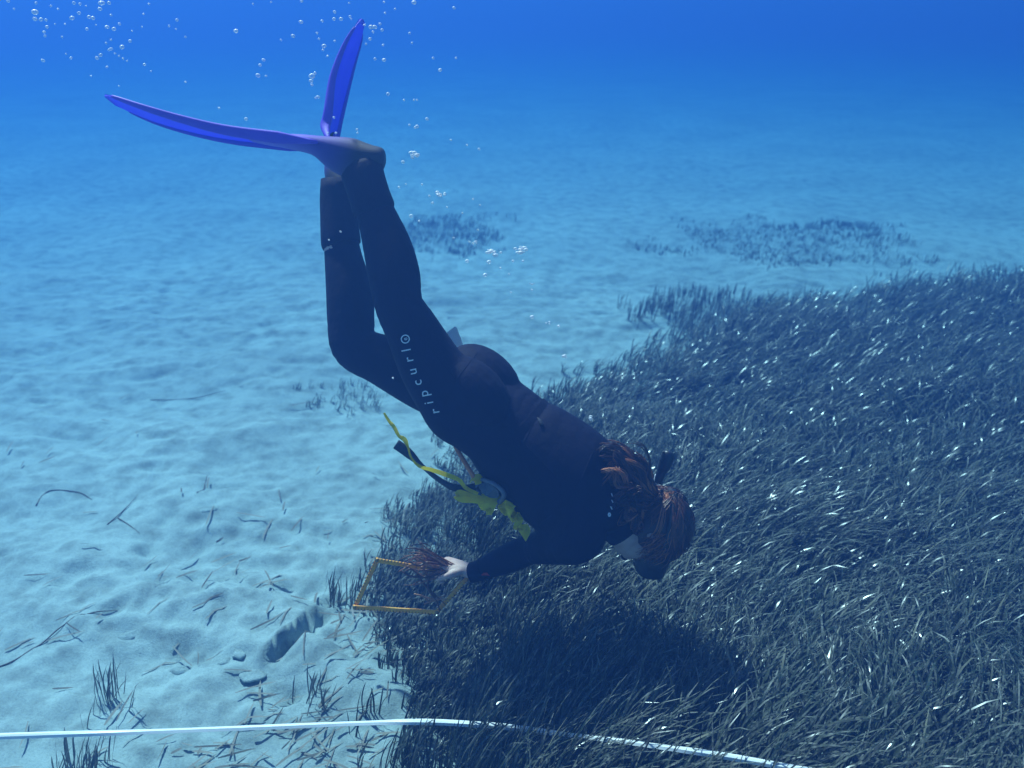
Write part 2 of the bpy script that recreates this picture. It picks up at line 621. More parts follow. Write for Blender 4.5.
# --- materials
NEOPRENE = Mat('black_neoprene')
_n1 = NEOPRENE.noise(260, 3); _n2 = NEOPRENE.noise(7, 4)
_r = NEOPRENE.ramp(_n2.outputs['Fac'], [(.3, (.0035, .003, .014)), (.7, (.007, .006, .022))])
NEOPRENE.link(_r.outputs['Color'], NEOPRENE.b.inputs['Base Color'])
NEOPRENE.set(Roughness=.75); NEOPRENE.b.inputs['Specular IOR Level'].default_value = .12
_mx = NEOPRENE.new('ShaderNodeMath', operation='MULTIPLY_ADD'); _mx.inputs[1].default_value = 8
_n3 = NEOPRENE.noise(26, 2, stretch=(1, 1, .5))
NEOPRENE.link(_n3.outputs['Fac'], _mx.inputs[0]); NEOPRENE.link(_n1.outputs['Fac'], _mx.inputs[2])
NEOPRENE.bump(_mx.outputs[0], .25, .003)
NEOPRENE = NEOPRENE.m
SKIN = simple_mat('skin', (.58, .36, .30), (.68, .46, .40), 60, .5, .4, .1, .001)
SKIN.node_tree.nodes['Principled BSDF'].inputs['Subsurface Weight'].default_value = .05
RUBBER = simple_mat('black_rubber', (.008, .008, .010), (.016, .016, .02), 40, .42, .5, .1, .001)
WEBBING = simple_mat('grey_webbing', (.02, .022, .028), (.045, .048, .058), 160, .8, .3, .3, .001)
PRINT = simple_mat('pale_print', (.66, .68, .72), (.78, .80, .82), 90, .6, .3, 0)
RED_PRINT = simple_mat('red_print', (.35, .02, .02), (.45, .04, .03), 90, .6, .3, 0)


def fin_material(name, c1, c2, trans):
    M = Mat(name)
    nz = M.noise(14, 4)
    r = M.ramp(nz.outputs['Fac'], [(.3, c1), (.7, c2)])
    M.link(r.outputs['Color'], M.b.inputs['Base Color'])
    M.set(Roughness=.5)
    fine = M.noise(220, 3)
    M.bump(fine.outputs['Fac'], .12, .001)
    tr = M.new('ShaderNodeBsdfTranslucent')
    M.link(r.outputs['Color'], tr.inputs['Color'])
    ms = M.new('ShaderNodeMixShader'); ms.inputs[0].default_value = trans
    M.link(M.b.outputs[0], ms.inputs[1]); M.link(tr.outputs[0], ms.inputs[2])
    M.link(ms.outputs[0], M.n['Material Output'].inputs['Surface'])
    return M.m


FIN_BLADE = fin_material('blue_fin_blade', (.11, .075, .86), (.14, .10, .90), .5)
FIN_RAIL = fin_material('blue_fin_rail', (.13, .055, .70), (.16, .07, .80), .15)
FIN_POCKET = Mat('fin_pocket_rubber')
_tc = FIN_POCKET.new('ShaderNodeAttribute', attribute_name='toe')
_r = FIN_POCKET.ramp(_tc.outputs['Fac'], [(.35, (.012, .010, .02)), (.85, (.13, .055, .70))])
FIN_POCKET.link(_r.outputs['Color'], FIN_POCKET.b.inputs['Base Color'])
FIN_POCKET.set(Roughness=.6)
_n = FIN_POCKET.noise(90, 3); FIN_POCKET.bump(_n.outputs['Fac'], .1, .001)
FIN_POCKET = FIN_POCKET.m

# --- skeleton: image position and depth of each joint
R_SH = at(582, 541, 2.73)
R_HIP = at(463, 417, 2.80)
LAT = cdir(.38, .40, .83)                       # her right to her left
L_SH = R_SH + LAT * .33
L_HIP = R_HIP + LAT * .18
HIPC = (R_HIP + L_HIP) / 2
SHC = (R_SH + L_SH) / 2
AX = (SHC - HIPC).normalized()                  # hips to shoulders
LATO = (LAT - AX * LAT.dot(AX)).normalized()
BEL = AX.cross(LATO).normalized()               # belly side
if BEL.dot(cdir(-1, -1, 0)) < 0: BEL = -BEL
TL = (SHC - HIPC).length


def tor(s, off=0.0):
    return HIPC + AX * s + BEL * off


body = Join()
torso = [(-.135, .06, .05, .00), (-.09, .130, .094, -.004), (-.03, .162, .112, .002), (.03, .160, .118, .002), (.09, .150, .124, -.004),
         (.16, .148, .146, .004), (.22, .154, .160, .002), (.30, .166, .168, -.002), (.38, .174, .162, -.006), (.44, .172, .130, -.016),
         (.49, .140, .098, -.026), (.525, .080, .066, -.014), (.555, .058, .058, -.008), (.60, .052, .056, .004)]
HEAD_UP = cdir(.985, -.10, .06)
HEAD_FACE = cdir(-.12, -.95, .28)
HEAD_FACE = (HEAD_FACE - HEAD_UP * HEAD_FACE.dot(HEAD_UP)).normalized()
HEAD_LEFT = HEAD_UP.cross(HEAD_FACE).normalized()
if HEAD_LEFT.dot(LAT) < 0: HEAD_LEFT = -HEAD_LEFT
HC = at(653, 529, 2.87)                          # centre of the skull
body.add(loft([(tor(s, o), a, b, LATO) for s, a, b, o in torso], n=60, sides=32))
# neck to skull
body.add(loft([(tor(.50, -.012), .062, .062, LATO), (tor(.555, -.006), .056, .058, LATO), (HC - HEAD_UP * .085 - HEAD_FACE * .022, .054, .060, HEAD_LEFT),
               (HC - HEAD_FACE * .015, .05, .06, HEAD_LEFT)], n=14, sides=20))
# glutes
for sg in (-1, 1):
    body.add(ellipsoid(HIPC + LATO * (-.078 if sg < 0 else .045) - AX * .03 - BEL * (.078 if sg < 0 else .058), (LATO * (.095 if sg < 0 else .085), BEL * .082, AX * .125)))
# legs
R_KNEE = at(399, 305, 2.76)
R_ANK = at(361, 170, 2.80)
L_KNEE = at(354, 347, 2.98)
L_ANK = at(338, 196, 3.03)


def leg(hip, mid, knee, shin, ankle, scale=1.0):
    u = LATO
    st = [(hip + AX * .045 + (HIPC - hip) * .5 - BEL * .045, .05, .05, u), (hip + (HIPC - hip) * .12, .094, .104, u), (hip + (mid - hip) * .5, .094, .102, u), (mid, .087, .094, u), (mid + (knee - mid) * .6, .074, .078, u), (knee, .066, .069, u)]
    st += [(c, a, b, u) for c, a, b in shin]
    st += [(ankle, .043, .047, u)]
    return loft([(c, a * scale, b * scale, u) for c, a, b, u in st], n=44, sides=24)


body.add(leg(R_HIP - BEL * .008, at(431, 366, 2.78), R_KNEE, [(at(394, 275, 2.765), .070, .075), (at(387, 246, 2.775), .064, .071), (at(375, 211, 2.79), .052, .056)], R_ANK))
body.add(leg(L_HIP + BEL * .035 - LATO * .018, at(422, 379, 2.965), L_KNEE, [(at(351, 322, 2.99), .070, .072), (at(349.5, 292, 3.0), .070, .072), (at(342, 248, 3.015), .053, .056)], L_ANK))
# feet (inside the fins)
FOOT_LAT = cdir(0, .02, 1)
R_TOE = at(300, 142, 2.80)
body.add(loft([(at(374, 160, 2.80), .026, .026, FOOT_LAT), (at(362, 157, 2.80), .034, .038, FOOT_LAT), (at(340, 152, 2.80), .036, .034, FOOT_LAT), (at(318, 147, 2.80), .042, .022, FOOT_LAT), (at(303, 143, 2.80), .034, .012, FOOT_LAT)], n=16))
LF_DIR = (at(331, 138, 3.15) - at(342, 188, 3.06)).normalized()
LF_LAT = cdir(-.42, -.30, .86)
LF_LAT = (LF_LAT - LF_DIR * LF_LAT.dot(LF_DIR)).normalized()
L_HEEL = at(342, 188, 3.06)
body.add(loft([(L_HEEL - LF_DIR * .03, .026, .026, LF_LAT), (L_HEEL + LF_DIR * .02, .034, .036, LF_LAT), (L_HEEL + LF_DIR * .09, .036, .032, LF_LAT), (L_HEEL + LF_DIR * .16, .042, .02, LF_LAT), (L_HEEL + LF_DIR * .205, .034, .012, LF_LAT)], n=16))
# right arm, reaching forward to the frame
R_ELB = at(531, 549, 2.90)
R_WR = at(473, 573, 2.985)
body.add(loft([(R_SH + LAT * .05 - BEL * .0, .060, .064, AX), (R_SH + (R_ELB - R_SH) * .06, .062, .068, AX), (R_SH + (R_ELB - R_SH) * .45, .055, .060, AX), (R_SH + (R_ELB - R_SH) * .8, .048, .052, AX), (R_ELB, .044, .048, AX),
               (R_ELB + (R_WR - R_ELB) * .3, .045, .047, AX), (R_ELB + (R_WR - R_ELB) * .7, .036, .038, AX), (R_WR, .027, .031, AX)], n=34, sides=22))
body.add(ellipsoid(R_SH + LATO * .015, (LATO * .058, BEL * .066, AX * .062)))
# left arm, folded back along her far side
L_ELB = at(562, 455, 3.13)
L_WR = at(503, 392, 3.13)
body.add(loft([(L_SH - LAT * .05, .060, .064, AX), (L_SH + (L_ELB - L_SH) * .05, .058, .064, BEL), (L_SH + (L_ELB - L_SH) * .5, .050, .054, BEL), (L_ELB, .042, .044, BEL),
               (L_ELB + (L_WR - L_ELB) * .35, .042, .044, BEL), (L_WR, .026, .030, BEL)], n=30, sides=22))
body.add(ellipsoid(L_SH - LATO * .015, (LATO * .060, BEL * .066, AX * .066)))


def hand(wrist, fwd, side, down, curl, thumb_side):
    """Palm, four fingers of different lengths bent at the knuckles, thumb from the side of the palm."""
    J = []
    J.append(loft([(wrist - fwd * .02, .028, .024, side), (wrist + fwd * .012, .030, .021, side), (wrist + fwd * .045, .040, .017, side), (wrist + fwd * .085, .041, .014, side), (wrist + fwd * .094, .036, .010, side)], n=16, sides=18))
    for k, (o, L) in enumerate(((-.030, .070), (-.010, .080), (.010, .076), (.029, .060))):
        p = wrist + fwd * (.086 - .004 * abs(k - 1)) + side * o
        d = fwd.copy(); pts = [p - fwd * .012]
        ang = 0
        for q, (fr, c) in enumerate(((.45, curl[0]), (.32, curl[1]), (.23, curl[2]))):
            ang += c + .05 * k
            d = (fwd * math.cos(ang) + down * math.sin(ang)).normalized()
            pts.append(pts[-1] + d * (L * fr + (.012 if q == 0 else 0)))
        J.append(loft([(pts[0], .0092, .0092, side), (pts[1], .0085, .0085, side), (pts[2], .0078, .0078, side), (pts[3], .0060, .0060, side)], n=12, sides=10))
    s = side * thumb_side
    p0 = wrist + fwd * .025 + s * .026
    pts = [p0, p0 + (s * .75 + fwd * .6 + down * .2).normalized() * .032, p0 + (s * .75 + fwd * .6 + down * .2).normalized() * .032 + (fwd * .8 + s * .05 + down * .55).normalized() * .03]
    pts.append(pts[-1] + (fwd * .7 - s * .35 + down * .6).normalized() * .022)
    J.append(loft([(pts[0], .0125, .0125, down), (pts[1], .0105, .0105, down), (pts[2], .0092, .0092, down), (pts[3], .0068, .0068, down)], n=12, sides=10))
    return J


RH_F = (at(450, 566, 3.005) - R_WR).normalized()
RH_DOWN = cdir(-.05, -.93, .22); RH_DOWN = (RH_DOWN - RH_F * RH_DOWN.dot(RH_F)).normalized()
RH_SIDE = RH_F.cross(RH_DOWN).normalized()
if RH_SIDE.dot(FWD) > 0: RH_SIDE = -RH_SIDE
for vf in hand(R_WR + RH_F * .010 - RH_DOWN * .004, RH_F, RH_SIDE, RH_DOWN, (.75, 1.1, .7), 1): body.add(vf)
LH_F = (at(468, 372, 3.11) - L_WR).normalized()
LH_SIDE = (BEL - LH_F * BEL.dot(LH_F)).normalized()
LH_DOWN = -LATO
for vf in hand(L_WR + LH_F * .012, LH_F, LH_SIDE, LH_DOWN, (.35, .6, .5), 1): body.add(vf)
# head: skull, jaw, nose, brow, lips, ears
H = lambda u, f, l: HC + HEAD_UP * u + HEAD_FACE * f + HEAD_LEFT * l
body.add(ellipsoid(H(.022, -.012, 0), (HEAD_LEFT * .076, HEAD_FACE * .096, HEAD_UP * .094), 24, 16))
body.add(loft([(H(.03, .045, 0), .062, .045, HEAD_LEFT), (H(-.03, .045, 0), .060, .048, HEAD_LEFT), (H(-.075, .052, 0), .048, .040, HEAD_LEFT), (H(-.105, .062, 0), .026, .024, HEAD_LEFT)], n=16, sides=20))
body.add(loft([(H(.022, .088, 0), .007, .008, HEAD_LEFT), (H(-.005, .099, 0), .010, .012, HEAD_LEFT), (H(-.028, .106, 0), .015, .013, HEAD_LEFT), (H(-.036, .098, 0), .013, .009, HEAD_LEFT)], n=9, sides=10))
body.add(ellipsoid(H(.030, .078, 0), (HEAD_LEFT * .052, HEAD_FACE * .014, HEAD_UP * .012)))
body.add(ellipsoid(H(-.058, .092, 0), (HEAD_LEFT * .024, HEAD_FACE * .009, HEAD_UP * .007)))
body.add(ellipsoid(H(-.070, .090, 0), (HEAD_LEFT * .021, HEAD_FACE * .009, HEAD_UP * .007)))
for sg in (-1, 1):
    body.add(ellipsoid(H(-.012, -.010, .074 * sg), (HEAD_LEFT * .008, HEAD_FACE * .013, HEAD_UP * .024)))


def remesh(J, voxel, smooth_it, keep):
    tmp = bpy.data.meshes.new('tmp')
    tmp.from_pydata([tuple(v) for v in J.V], [], J.F)
    bm = bmesh.new(); bm.from_mesh(tmp)
    bmesh.ops.recalc_face_normals(bm, faces=bm.faces)
    bm.to_mesh(tmp); bm.free()
    o = bpy.data.objects.new('tmp', tmp); COL.objects.link(o)
    md = o.modifiers.new('r', 'REMESH'); md.mode = 'VOXEL'; md.voxel_size = voxel
    me = bpy.data.meshes.new_from_object(o.evaluated_get(bpy.context.evaluated_depsgraph_get()))
    bpy.data.objects.remove(o); bpy.data.meshes.remove(tmp)
    # light relaxation, weaker where detail must stay (hands, face)
    n = len(me.vertices)
    P = np.zeros(n * 3); me.vertices.foreach_get('co', P); P = P.reshape(-1, 3)
    E = np.zeros(len(me.edges) * 2, np.int32); me.edges.foreach_get('vertices', E); E = E.reshape(-1, 2)
    deg = np.bincount(E.ravel(), minlength=n).astype(float)
    w = keep(P)
    for it in range(smooth_it):
        S = np.zeros_like(P)
        for ax in range(3):
            S[:, ax] = np.bincount(E[:, 0], P[E[:, 1], ax], n) + np.bincount(E[:, 1], P[E[:, 0], ax], n)
        lam = .55 if it % 2 == 0 else -.50
        P = P + (S / deg[:, None] - P) * (lam if lam < 0 else lam) * w[:, None]
    wl_ = blend(P)
    for it in range(40):
        S = np.zeros_like(P)
        for ax in range(3):
            S[:, ax] = np.bincount(E[:, 0], P[E[:, 1], ax], n) + np.bincount(E[:, 1], P[E[:, 0], ax], n)
        P = P + (S / deg[:, None] - P) * .6 * wl_[:, None]
    me.vertices.foreach_set('co', P.ravel()); me.update()
    return me, P


def np3(v): return np.array([v.x, v.y, v.z])


def body_keep(P):
    w = np.ones(len(P))
    for c, r in ((R_WR + RH_F * .09, .12), (L_WR + LH_F * .09, .12), (H(-.02, .09, 0), .09)):
        d = np.linalg.norm(P - np3(c), axis=1)
        w *= np.clip((d - r * .75) / (r * .35), .12, 1)
    return w


def blend(P):
    w = np.zeros(len(P))
    for c, r in ((R_SH, .17), (L_SH, .17), (tor(-.02, .10) - LATO * .08, .12), (tor(-.12, -.03), .10), (HIPC - LATO * .1 - BEL * .05 - AX * .12, .10)):
        w = np.maximum(w, np.clip(1.3 - np.linalg.norm(P - np3(c), axis=1) / r, 0, 1))
    return w


body_me, BP = remesh(body, .0046, 70, body_keep)
# folds where the suit bunches
_n = np.zeros(len(BP) * 3); body_me.vertices.foreach_get('normal', _n); _n = _n.reshape(-1, 3)
for c, ax, r, wl, am in ((tor(.13, -.08), AX, .11, .030, .0030), (R_KNEE, (R_ANK - R_KNEE).normalized(), .09, .026, .0026), (L_KNEE, (L_ANK - L_KNEE).normalized(), .09, .026, .0026), (R_ELB, (R_WR - R_ELB).normalized(), .08, .022, .0026),
                         (tor(-.13, -.06) - LATO * .08, AX, .07, .026, .0026), (tor(.40, -.10), AX, .10, .040, .0024), (R_ANK - (R_ANK - R_KNEE).normalized() * .17, (R_ANK - R_KNEE).normalized(), .09, .034, .0016), (R_SH + BEL * .02, (R_ELB - R_SH).normalized(), .09, .028, .0028)):
    d = BP - np3(c)
    g = np.exp(-(np.linalg.norm(d, axis=1) / r) ** 2)
    al = d @ np3(ax)
    cr = d @ np3(LATO)
    wob = .010 * noise2(cr * 14 + c[0] * 9, al * 10, 81) + .004 * noise2(cr * 40, al * 20, 82)
    BP = BP + _n * (am * g * (np.abs(np.sin((al + wob) / wl * math.pi)) ** .7 - .5) * (.6 + .6 * noise2(cr * 12 + 4, al * 12, 83)))[:, None]
body_me.vertices.foreach_set('co', BP.ravel()); body_me.update()
person = empty('person', tor(0))
tag(person, 'snorkeller in a black wetsuit and long blue fins diving head down towards the seagrass', 'person')
body_me.name = 'body'
body_o = bpy.data.objects.new('body', body_me)
COL.objects.link(body_o); put_under(body_o, person)
body_me.polygons.foreach_set('use_smooth', [True] * len(body_me.polygons))
body_me.materials.clear(); body_me.materials.append(NEOPRENE); body_me.materials.append(SKIN)
FCn = np.zeros(len(body_me.polygons) * 3); body_me.polygons.foreach_get('center', FCn); FCn = FCn.reshape(-1, 3)
mi = np.zeros(len(FCn), np.int32)
near_hip = np.linalg.norm(FCn - np3(L_HIP), axis=1) < .135
for w_, f_ in ((R_WR, RH_F), (L_WR, LH_F)):
    d = (FCn - np3(w_)) @ np3(f_)
    mi[(d > .004) & (np.linalg.norm(FCn - np3(w_ + f_ * .09), axis=1) < .11) & (~near_hip)] = 1
dn = (FCn - np3(tor(.565))) @ np3(AX)
mi[(dn > 0) & (np.linalg.norm(FCn - np3(H(-.02, 0, 0)), axis=1) < .15)] = 1
_sl = at(342, 249.5, 3.015)
_d = (FCn - np3(_sl)) @ np3((L_ANK - L_KNEE).normalized())
mi[(np.abs(_d) < .0045) & (FCn[:, 0] < at(333, 249, 2.98).x) & (np.linalg.norm(FCn - np3(_sl), axis=1) < .1)] = 1
body_me.polygons.foreach_set('material_index', mi)
BVH = BVHTree.FromPolygons([Vector(p) for p in BP], [tuple(p.vertices) for p in body_me.polygons])
print('body faces', len(body_me.polygons))


def hit(px, py, off=.002):
    r = ray(px, py).normalized()
    loc, nrm, i, d = BVH.ray_cast(CAM, r)
    if loc is None: return None
    return loc + nrm * off


def seam(pts, w=1.1):
    P = []
    C = catmull([(x, y, 0) for x, y in pts], 40)
    V, Fc = [], []
    for i in range(41):
        a, b = C[max(i - 1, 0)], C[min(i + 1, 40)]
        tx, ty = b[0] - a[0], b[1] - a[1]; L = math.hypot(tx, ty); nx_, ny_ = -ty / L * w / 2, tx / L * w / 2
        p = [hit(C[i][0] + nx_ * k, C[i][1] + ny_ * k, o) for k, o in ((-1, -.0002), (0, .0016), (1, -.0002))]
        if None in p: return None
        V += p
    for i in range(40):
        Fc += [(i * 3, i * 3 + 1, i * 3 + 4, i * 3 + 3), (i * 3 + 1, i * 3 + 2, i * 3 + 5, i * 3 + 4)]
    return mesh_obj('seam', V, Fc, NEOPRENE, person)


# flat stitched seams of the suit panels
for pts in ([(540, 402), (530, 430), (512, 462), (498, 484)], [(593, 452), (580, 480), (560, 508), (540, 524)], [(388, 230), (398, 280), (412, 318), (440, 360), (476, 400), (520, 440), (556, 476)], [(478, 352), (462, 372), (448, 392), (430, 408)],
            [(544, 548), (556, 540), (566, 528), (572, 512)]):
    seam(pts)


# cuffs, collar and neoprene socks
def band(name, path, mat, parent, th=.004, n=10, sides=24):
    """Open sleeve round a limb: path of (centre, ru, rv, u)."""
    V, Fc = loft(path, n=n, sides=sides)
    k = sides * (n + 1)
    V = V[:k]; Fc = [f for f in Fc if max(f) < k]
    o = mesh_obj(name, V, Fc, mat, parent)
    md = o.modifiers.new('thick', 'SOLIDIFY'); md.thickness = th; md.offset = -1
    return o


sk = band('neoprene_sock', [(at(338, 180, 3.03), .050, .054, LATO), (at(338, 200, 3.03), .053, .057, LATO), (at(339, 216, 3.025), .055, .059, LATO), (at(340, 232, 3.02), .057, .061, LATO), (at(341, 243, 3.017), .059, .062, LATO), (at(341.6, 246.5, 3.016), .055, .058, LATO)], NEOPRENE, person)
sk2 = band('neoprene_sock', [(at(360, 163, 2.80), .046, .058, LATO), (at(362, 172, 2.80), .054, .064, LATO), (at(365, 182, 2.797), .055, .062, LATO), (at(370, 198, 2.793), .056, .061, LATO), (at(374, 209, 2.79), .058, .062, LATO), (at(375, 212, 2.79), .054, .058, LATO)], NEOPRENE, person)
cuff = band('wrist_cuff', [(R_WR - (R_WR - R_ELB).normalized() * .045, .0335, .0365, AX), (R_WR - (R_WR - R_ELB).normalized() * .015, .031, .035, AX), (R_WR + RH_F * .004, .031, .034, AX)], NEOPRENE, person)
collar = band('collar', [(tor(.535, -.010), .070, .066, LATO), (tor(.555, -.008), .063, .063, LATO), (tor(.575, -.004), .060, .061, LATO)], NEOPRENE, person)


# fins
def make_fin(pocket_st, blade_c, blade_lat, widths, sag_dir):
    fin = empty('swim_fin', pocket_st[0][0]); put_under(fin, person)
    fin.matrix_parent_inverse = Matrix.Translation(-Vector(person.location))
    V, Fc = loft(pocket_st, n=28, sides=24)
    inv = Matrix.Translation(-Vector(pocket_st[0][0]))

    def child(name, V, Fc, mat):
        o = mesh_obj(name, V, Fc, mat)
        o.parent = fin; o.matrix_parent_inverse = inv
        return o
    pk = child('foot_pocket', V, Fc, FIN_POCKET)
    a = pk.data.attributes.new('toe', 'FLOAT', 'POINT')
    vals = [min(1, (i // 24) / 28) for i in range(len(V))]
    vals[-2] = 0; vals[-1] = 1
    a.data.foreach_set('value', vals)
    n = 30
    C = catmull([list(c) + list(l) + [w] for c, l, w in zip(blade_c, blade_lat, widths)], n)
    U = [-1, -.93, -.86, -.62, -.58, -.3, 0, .3, .58, .62, .86, .93, 1]
    top, bot = [], []
    rails = {-1: [], 1: []}
    for i in range(n + 1):
        c = Vector(C[i][:3]); l = Vector(C[i][3:6]).normalized(); w = C[i][6]
        t = Vector(C[min(i + 1, n)][:3] - C[max(i - 1, 0)][:3]).normalized()
        l = (l - t * l.dot(t)).normalized(); nr = t.cross(l)
        f = i / n
        for u in U:
            ext = 0.0
            if f > .86: ext = .016 * ((f - .86) / .14) * (1 - u * u) - .022 * ((f - .86) / .14) ** 2 * u ** 4
            rib = .0016 if abs(abs(u) - .6) < .05 else 0
            th = (.0030 - .0014 * f) + rib
            p = c + l * (u * w * .5) + t * ext
            top.append(p + nr * th); bot.append(p - nr * th)
        for sg in (-1, 1):
            h = (.017 * (1 - f) ** .8 + .0035) * min(1, .25 + f / .22)
            rails[sg].append((c + l * (sg * w * .5) - t * (.022 * max(0, (f - .86) / .14) ** 2), .0048 * (1 - .5 * f ** 6), h, l))
    m = len(U)
    V = top + bot; o = len(top); Fc = []
    for i in range(n):
        for k in range(m - 1):
            a0 = i * m + k
            Fc.append((a0, a0 + 1, a0 + m + 1, a0 + m)); Fc.append((o + a0, o + a0 + m, o + a0 + m + 1, o + a0 + 1))
        for k in (0, m - 1):
            a0 = i * m + k
            Fc.append((a0, a0 + m, o + a0 + m, o + a0))
    for i in (0, n):
        for k in range(m - 1):
            a0 = i * m + k
            Fc.append((a0, o + a0, o + a0 + 1, a0 + 1))
    child('blade', V, Fc, FIN_BLADE)
    for sg in (-1, 1):
        V, Fc = loft([r for r in rails[sg]], n=n, sides=10)
        child('side_rail', V, Fc, FIN_RAIL)
    return fin


RFL = [cdir(-.05, .11, 1), cdir(-.08, .105, 1), cdir(-.1, .085, 1), cdir(-.11, .055, 1), cdir(-.11, .035, 1), cdir(-.11, .03, 1)]
make_fin([(at(385, 158.5, 2.80), .024, .018, FOOT_LAT), (at(382.5, 158.5, 2.80), .036, .030, FOOT_LAT), (at(374, 159, 2.80), .044, .038, FOOT_LAT), (at(355, 159, 2.80), .047, .056, FOOT_LAT), (at(337, 154, 2.80), .050, .050, FOOT_LAT),
          (at(316, 146, 2.80), .056, .028, FOOT_LAT), (at(296, 142.5, 2.80), .062, .020, FOOT_LAT), (at(270, 140, 2.80), .060, .012, FOOT_LAT), (at(250, 138, 2.80), .05, .006, FOOT_LAT)],
         [at(322, 145.5, 2.80), at(275, 140.5, 2.80), at(230, 135, 2.79), at(190, 126.5, 2.78), at(150, 115, 2.77), at(113, 101, 2.76)], RFL, [.13, .155, .175, .19, .195, .165], 1)
LB = L_HEEL + LF_DIR * .16
LFL = [cdir(0, -.1, 1), cdir(0, -.08, 1), cdir(.0, -.05, 1), cdir(.05, -.05, 1), cdir(.0, -.03, 1), cdir(-.10, 0, 1)]
make_fin([(L_HEEL - LF_DIR * .035, .030, .026, LF_LAT), (L_HEEL - LF_DIR * .015, .042, .036, LF_LAT), (L_HEEL + LF_DIR * .03, .046, .045, LF_LAT), (L_HEEL + LF_DIR * .09, .050, .040, LF_LAT),
          (L_HEEL + LF_DIR * .13, .052, .026, LF_LAT), (L_HEEL + LF_DIR * .165, .046, .016, LF_LAT), (L_HEEL + LF_DIR * .19, .04, .007, LF_LAT)],
         [L_HEEL + LF_DIR * .13, at(331, 138, 3.17), at(333, 118, 3.19), at(339, 88, 3.21), at(349, 55, 3.21), at(361, 24, 3.19)], LFL, [.13, .145, .165, .18, .18, .16], 1)


# printed lettering, laid on the suit
def glyph(txt, size):
    cu = bpy.data.curves.new('g', 'FONT'); cu.body = txt; cu.size = size
    cu.align_x = 'CENTER'; cu.align_y = 'CENTER'; cu.resolution_u = 4
    o = bpy.data.objects.new('g', cu); COL.objects.link(o)
    me = bpy.data.meshes.new_from_object(o.evaluated_get(bpy.context.evaluated_depsgraph_get()))
    bpy.data.objects.remove(o); bpy.data.curves.remove(cu)
    V = [(v.co.x, v.co.y) for v in me.vertices]; Fc = [tuple(p.vertices) for p in me.polygons]
    bpy.data.meshes.remove(me)
    return V, Fc


def ring(r0, r1, n=20, sx=1):
    V = []
    for k in range(n):
        a = 2 * math.pi * k / n
        V += [(r0 * math.cos(a) * sx, r0 * math.sin(a)), (r1 * math.cos(a) * sx, r1 * math.sin(a))]
    return V, [(2 * k, 2 * k + 1, (2 * k + 3) % (2 * n), (2 * k + 2) % (2 * n)) for k in range(n)]


def lay(items, name, mat):
    """items: (2d verts, faces, centre px, up px vector). Drops flat print onto the suit's surface."""
    J = Join()
    for (V, Fc), (cx, cy), (ux, uy) in items:
        rx, ry = -uy, ux                                      # reading direction is a quarter turn clockwise from up
        P = []
        for x, y in V:
            h_ = hit(cx + rx * x + ux * y, cy + ry * x + uy * y)
            if h_ is None: break
            P.append(h_)
        if len(P) == len(V): J.add((P, Fc))
    return mesh_obj(name, J.V, J.F, mat, person, smooth=False)


UPV = (-.98, .19)
let = [('r', (435.5, 411)), ('i', (429.5, 402.5)), ('p', (424.5, 393.5)), ('c', (418, 382.5)), ('u', (413, 371.5)), ('r', (409.5, 359.5)), ('l', (407, 350))]
items = [(glyph(ch, 13.5), c, UPV) for ch, c in let]
items += [(ring(3.4, 4.5), (405.6, 339), UPV), (glyph('e', 6.5), (405.6, 339), UPV)]
lay(items, 'printed_lettering', PRINT)
dash = [(-.55, -1.7), (.55, -1.7), (.55, 1.7), (-.55, 1.7)]
lay([((dash, [(0, 1, 2, 3)]), (611.5, 495), (.35, .94)), ((dash, [(0, 1, 2, 3)]), (612, 501.5), (.45, .9)), ((dash, [(0, 1, 2, 3)]), (611, 508), (.5, .87)), (ring(.4, 2.2, 14, .75), (609, 514.5), (0, -1))], 'printed_lettering', PRINT)
lay([(([(-4, -1.6), (4.5, -.4), (1.5, 1.9), (-2, 1.2)], [(0, 1, 2, 3)]), (485.5, 574), (.17, -.98))], 'cuff_print', RED_PRINT)

# ------------------------------------------------------------------ hair, mask, snorkel
def tube(path, radii, sides=6, n=None):
    """Round tube through points."""
    n = n or (len(path) - 1) * 4
    R = catmull([list(p) + [r] for p, r in zip(path, radii)], n)
    V, Fc = [], []
    u = None
    for i in range(n + 1):
        t = Vector(R[min(i + 1, n)][:3] - R[max(i - 1, 0)][:3]).normalized()
        if u is None:
            u = t.cross(Vector((.3, .5, .81))).normalized()
        u = (u - t * u.dot(t)).normalized()
        v = t.cross(u)
        for k in range(sides):
            a = 2 * math.pi * k / sides
            V.append(Vector(R[i][:3]) + (u * math.cos(a) + v * math.sin(a)) * R[i][3])
    for i in range(n):
        for k in range(sides):
            k2 = (k + 1) % sides
            Fc.append((i * sides + k, i * sides + k2, (i + 1) * sides + k2, (i + 1) * sides + k))
    Fc.append(tuple(range(sides))[::-1]); Fc.append(tuple(n * sides + k for k in range(sides)))
    return V, Fc


def ribbon(path, sides_, widths, thick=.0008, n=None):
    """Flat strip through points, its width along the given directions."""
    n = n or (len(path) - 1) * 5
    R = catmull([list(p) + list(s) + [w] for p, s, w in zip(path, sides_, widths)], n)
    V, Fc = [], []
    for i in range(n + 1):
        t = Vector(R[min(i + 1, n)][:3] - R[max(i - 1, 0)][:3]).normalized()
        s = Vector(R[i][3:6]); s = (s - t * s.dot(t)).normalized()
        nr = t.cross(s); c = Vector(R[i][:3]); w = R[i][6] / 2
        V += [c - s * w - nr * thick, c + s * w - nr * thick, c + s * w + nr * thick, c - s * w + nr * thick]
    for i in range(n):
        a = i * 4
        for k in range(4):
            Fc.append((a + k, a + (k + 1) % 4, a + 4 + (k + 1) % 4, a + 4 + k))
    Fc.append((3, 2, 1, 0)); Fc.append((n * 4, n * 4 + 1, n * 4 + 2, n * 4 + 3))
    return V, Fc


